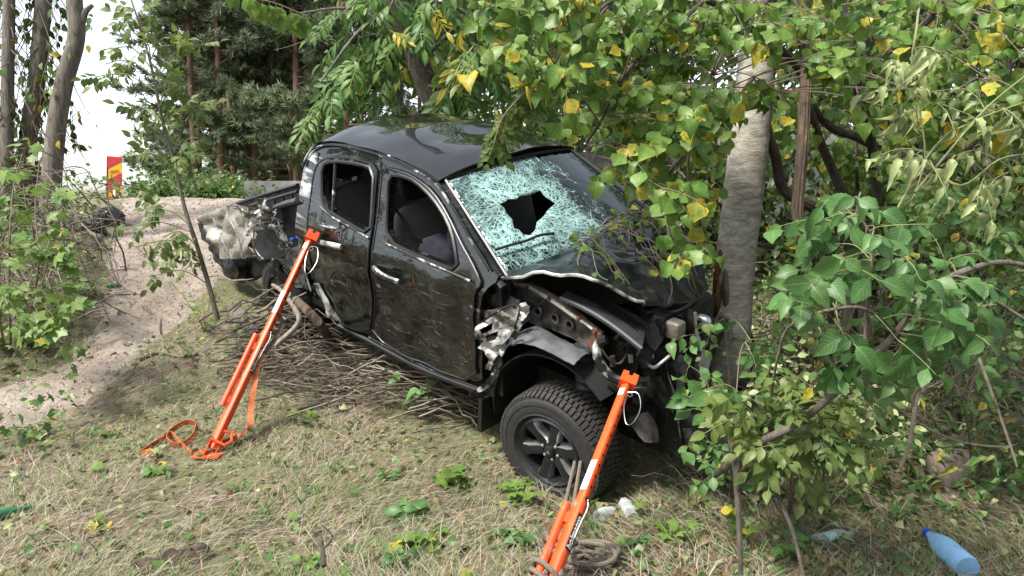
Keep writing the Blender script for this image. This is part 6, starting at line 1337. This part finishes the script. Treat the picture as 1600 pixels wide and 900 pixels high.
for a in ((560, 540, 'bright green young shrub growing out of the brush under the rear door', 'elm', 22, .085, .34), (505, 548, 'small leafy sprout beside the first strut near the rear wheel', 'oval', 14, .08, .34), (655, 655, 'broad-leaved plant sprouting through the brush pile under the front door', 'elm', 16, .11, .30), (480, 665, 'low green weed right of the first strut at the brush edge', 'maple', 12, .06, .10),
          (715, 765, 'patch of wilting broad leaves on the grass left of the front wheel', 'maple', 26, .10, .09), (640, 815, 'pale round-leaved weed in the grass at lower centre', 'elm', 20, .11, .08), (810, 795, 'green lobed weeds growing right in front of the front wheel', 'maple', 30, .075, .15), (800, 860, 'leafy green weed left of the rope-tied strut', 'elm', 26, .075, .09), (655, 860, 'flat green leaf cluster near the bottom centre', 'hazel', 16, .09, .06),
          (1050, 850, 'small plant with big pale leaves right of the rope pile', 'maple', 12, .075, .12), (1160, 850, 'leafy shoot in front of the crooked upright stick', 'hazel', 12, .075, .2), (1225, 872, 'serrated-leaf shoot left of the clear labelled bottle', 'elm', 8, .085, .14), (1210, 760, 'light green oval-leaved sprig below the elm branch', 'oval', 34, .06, .42), (1310, 735, 'yellow-green oval-leaved shoot above the clear bottle', 'oval', 22, .06, .28), (1360, 760, 'tangle of small green leaves under the elm branch', 'elm', 34, .065, .35),
          (1400, 820, 'low green creeper left of the blue bottle', 'elm', 20, .055, .12), (1560, 760, 'leafy weed near the right edge beyond the blue bottle', 'elm', 20, .07, .3), (1575, 650, 'tall leafy growth at the right edge', 'elm', 30, .08, .6), (320, 520, 'yellow-green sprouts around the foot of the ash sapling', 'oval', 34, .075, .42), (370, 560, 'small green shrub between the sapling and the first strut', 'oval', 20, .07, .3),
          (300, 560, 'pale sprout at the grass edge under the sapling', 'oval', 14, .06, .25), (150, 470, 'green shoots among the left brambles', 'oval', 24, .08, .3), 
          (150, 420, 'dark leafy weed below the black plastic', 'oval', 24, .09, .3), (1090, 800, 'thin seedling right of the tyre on bare soil', 'oval', 8, .05, .1), (900, 815, 'small green weed between wheel and strut', 'maple', 10, .05, .08)):
    plant(*a)
for i in range(46):                                         # small weeds dotted through the grass
    y = 2.1 + 3.0 * random.random(); x = random.uniform(-.66, .66) * y
    q = toview((x, y, H(x, y))); tv = TRI @ Vector((x, y, 0))
    if ontrack(x, y) or tv.y > -.75 or q[1] > 895: continue
    plant(q[0], q[1], 'small green weed growing in the dry grass', random.choice(['maple', 'elm', 'oval', 'hazel']), random.randrange(8, 18), random.uniform(.04, .075), random.uniform(.03, .09), 'small weeds in the dry grass')
def fru(n, y0, y1, bias=1.6):
    """random ground points in view"""
    out = []
    while len(out) < n:
        y = y0 + (y1 - y0) * random.random() ** bias; x = random.uniform(-1, 1) * ((.70 if random.random() < .85 else 1.05) * y + .3); out.append((x, y))
    return out
def blades(n, lo, hi, lens, wid, lie, cols, name, label=None, y0=1.7, y1=9.5, clump=None, bias=1.5):
    pv = np.array([(-.5, 0, 0), (.5, 0, 0), (-.42, .5, .10), (.42, .5, .10), (0, 1, .02)]); pf = [(0, 1, 3, 2), (2, 3, 4)]; pu = np.zeros((5, 2)); L = []; Mx = []; C = []
    cand = fru(int(n * 1.3), y0, y1, bias)
    for (x, y) in cand:
        if len(L) >= n: break
        if ontrack(x, y, -.12): continue
        k = nz(x * 1.1, y * 1.1, 11) + .5 * nz(x * 3.2, y * 3.2, 5)
        if name == 'dry_grass' and nz(x * 1.6, y * 1.6, 31) < -.28 and random.random() < .85: continue
        if clump is not None and k < clump + random.uniform(-.25, .25): continue
        if (TRI @ Vector((x, y, H(x, y)))).y > -.9 and -4.3 < (TRI @ Vector((x, y, H(x, y)))).x < .5 and random.random() < .8: continue
        if y > 4.0 and x > 1.0 + .1 * (y - 4) and random.random() < .9: continue
        fl = mnoise.noise(Vector((x * .9, y * .9, 20))) * 3.5 + 1.2; a = fl + random.gauss(0, .8); el = random.uniform(*lie); d = Vector((math.cos(a) * math.cos(el), math.sin(a) * math.cos(el), math.sin(el)))
        l = random.uniform(*lens); w = random.uniform(*wid); m = rotm(d, Vector((0, 0, 1)) + rv(.5)); m = m @ np.diag((w, l, l)); L.append((x, y, H(x, y) + random.uniform(.0, hi))); Mx.append(m)
        t = random.random(); c = [cols[0][i] * (1 - t) + cols[1][i] * t for i in range(3)]; C.append((*c, 0))
    o = scatter(name, [(pv, pf, pu)], np.zeros(len(L), int), np.array(Mx), np.array(L), np.array(C), M_['grass']); tag(o, label, 'grass'); return o
blades(60000, 0, .022, (.07, .26), (.0013, .0036), (-.08, .32), ((.11, .085, .058), (.52, .44, .335)), 'dry_grass', 'matted straw-coloured dry grass covering the foreground')
blades(9000, 0, .02, (.06, .18), (.0012, .003), (.1, .9), ((.30, .25, .14), (.46, .39, .24)), 'standing_dry_grass', 'thin upright dry grass stalks across the slope', clump=.0)
blades(46000, 0, .025, (.05, .15), (.0014, .0035), (.05, .9), ((.06, .115, .028), (.19, .27, .085)), 'green_grass', 'short green grass tufts between the dry straw', clump=-.12)
# leaf litter, twiggy litter and undergrowth
def litter(n, name, label, kinds, colfn, size, region, lift=.02, flat=.5, keep=None):
    L = []; Mx = []
    while len(L) < n:
        x, y = region()
        if ontrack(x, y, -.25) and random.random() < .93: continue
        L.append((x, y, H(x, y) + random.uniform(.008, lift))); a = random.uniform(0, 6.28); Mx.append(rotm(Vector((math.cos(a), math.sin(a), random.uniform(-.25, .25))), Vector((0, 0, 1)) + rv(flat), random.uniform(*size)))
    P = [q for k in kinds for q in KIND[k]]
    o = scatter(name, P, RNG.integers(0, len(P), n), np.array(Mx), np.array(L), colfn(n), M_['leaf']); tag(o, label, 'litter'); return o
def browns(n):
    t = RNG.random((n, 1)); c = np.array((.11, .055, .028)) * (1 - t) + np.array((.33, .22, .12)) * t; return np.concatenate([c, np.zeros((n, 1))], 1)
def mixed(n):
    c = pal('elm', n); b = browns(n); w = pal('wilt', n) * np.array((.8, .8, .8, 1)); s = RNG.random(n)[:, None]; return np.where(s < .38, b, np.where(s < .74, c, w))
def r_all():
    return fru(1, 1.8, 7.5, 1.3)[0]
def r_right():
    while True:
        x, y = fru(1, 2.2, 8, 1.2)[0]
        if x > .2 + .12 * (y - 4.4) and x > (.35 if y < 4.2 else .9): return (x, y)
litter(9500, 'leaf_litter', 'scattered brown and green fallen leaves over the grass', ['hazel', 'oval', 'wilt'], mixed, (.02, .06), r_all, .05, .8)
litter(4200, 'right_leaf_litter', 'thick fallen leaf carpet under the shrubs', ['hazel', 'elm', 'wilt'], mixed, (.025, .065), r_right, .05, .9)
def greens(n): 
    a = pal('elm', n); b = pal('wilt', n); c = pal('oval', n); s = RNG.random(n)[:, None]; return np.where(s < .5, a * np.array((.85, .85, .85, 1)), np.where(s < .7, b, c))
def r_under():
    while True:
        x, y = fru(1, 3.7, 9.6, .9)[0]
        if x > 1.2 + .8 * max(0, 4.1 - y) and x < 6: return (x, y)
litter(6500, 'undergrowth', 'low tangled green ground cover right of the trunk', ['elm', 'oval', 'wilt'], greens, (.04, .095), r_under, .42, 1.0)
def r_left():
    while True:
        x, y = fru(1, 4.6, 10.5, 1.0)[0]
        if x < -2.9 - .17 * (y - 5) and not ontrack(x, y, .1): return (x, y)
litter(2600, 'bank_undergrowth', 'low green ground cover on the left bank', ['oval', 'maple', 'lance'], greens, (.05, .11), r_left, .45, 1.0)
# single fallen leaves big enough to pick out
for i in range(70):
    x, y = fru(1, 2.0, 4.6, 1.2)[0]
    k = random.choice(['hazel', 'hazel', 'elm', 'oval']); vs_ = leaf_variants(k); o = bpy.data.objects.new('fallen_leaf', vs_[random.randrange(len(vs_))]); COL.objects.link(o)
    a = random.uniform(0, 6.28); m = rotm(Vector((math.cos(a), math.sin(a), random.uniform(-.1, .2))), Vector((0, -.25, 1)) + rv(.35), random.uniform(.06, .10))
    o.matrix_world = Matrix(((*m[0], x), (*m[1], y), (*m[2], H(x, y) + .05), (0, 0, 0, 1))); tag(o, 'green or yellowing fallen leaf lying on the dry grass', 'leaf', 'fallen leaves on the grass')
# stones and clods on the track
def clods(n):
    b = MB(); superell(b, (0, 0, 0), (1, 1, .7), .9, None, 7, 5, lambda p: p * (1 + .3 * nz(p.x * 3, p.y * 3, p.z * 3))); pv = np.array(b.v); L = []; Mx = []; C = []
    while len(L) < n:
        y = random.uniform(4.4, 11.4); x = random.uniform(-7, -2.4)
        if not ontrack(x, y, -.1): continue
        s = random.uniform(.006, .022) * (1.8 if random.random() < .06 else 1); L.append((x, y, H(x, y) + .05)); Mx.append(rotm(rv(), rv(), s)); t = random.uniform(.6, 1.1); C.append((.36 * t, .30 * t, .25 * t, 0))
    m, nt, bb = mat('clod'); a_ = N(nt, 'ShaderNodeAttribute'); a_.attribute_name = 'Col'; nt.links.new(a_.outputs['Color'], bb.inputs['Base Color']); bb.inputs['Roughness'].default_value = .95
    o = scatter('gravel', [(pv, b.f, np.zeros((len(pv), 2)))], np.zeros(n, int), np.array(Mx), np.array(L), np.array(C), m); tag(o, 'small clods and pebbles on the sandy track', 'gravel')
clods(1500)

# dead bramble stems dragged over the hood
bs = thing('bramble_stems', 'dry bramble stems with a few leaves draped across the hood', 'branch', TR @ hoodf(.5, .5)); tw = []; L = []
for i in range(44):
    a = (random.uniform(.0, .6), random.uniform(.25, .9)); b = (min(1, a[0] + random.uniform(.2, .5)), max(0, min(1, a[1] + random.uniform(-.35, .35)))); Q = []
    for k in range(7):
        t = k / 6; q = hoodf(a[0] + (b[0] - a[0]) * t + .03 * math.sin(5 * t + i), max(0, min(1, a[1] + (b[1] - a[1]) * t))) + Vector((0, 0, .012 + .05 * random.random() * math.sin(3.1 * t))); Q.append(TR @ q)
    r0 = random.uniform(.002, .006); P = limb(bs, 'stem', Q, r0, r0 * .5, M_['stick'], 5, 3)
    for k in range(random.randrange(0, 5)): L.append((P[random.randrange(len(P))], rv() + Vector((0, -.3, -.2)), Vector((0, -.6, .8)) + rv(.5), random.uniform(.04, .075)))
put_leaves(bs, 'hazel', L, 60)
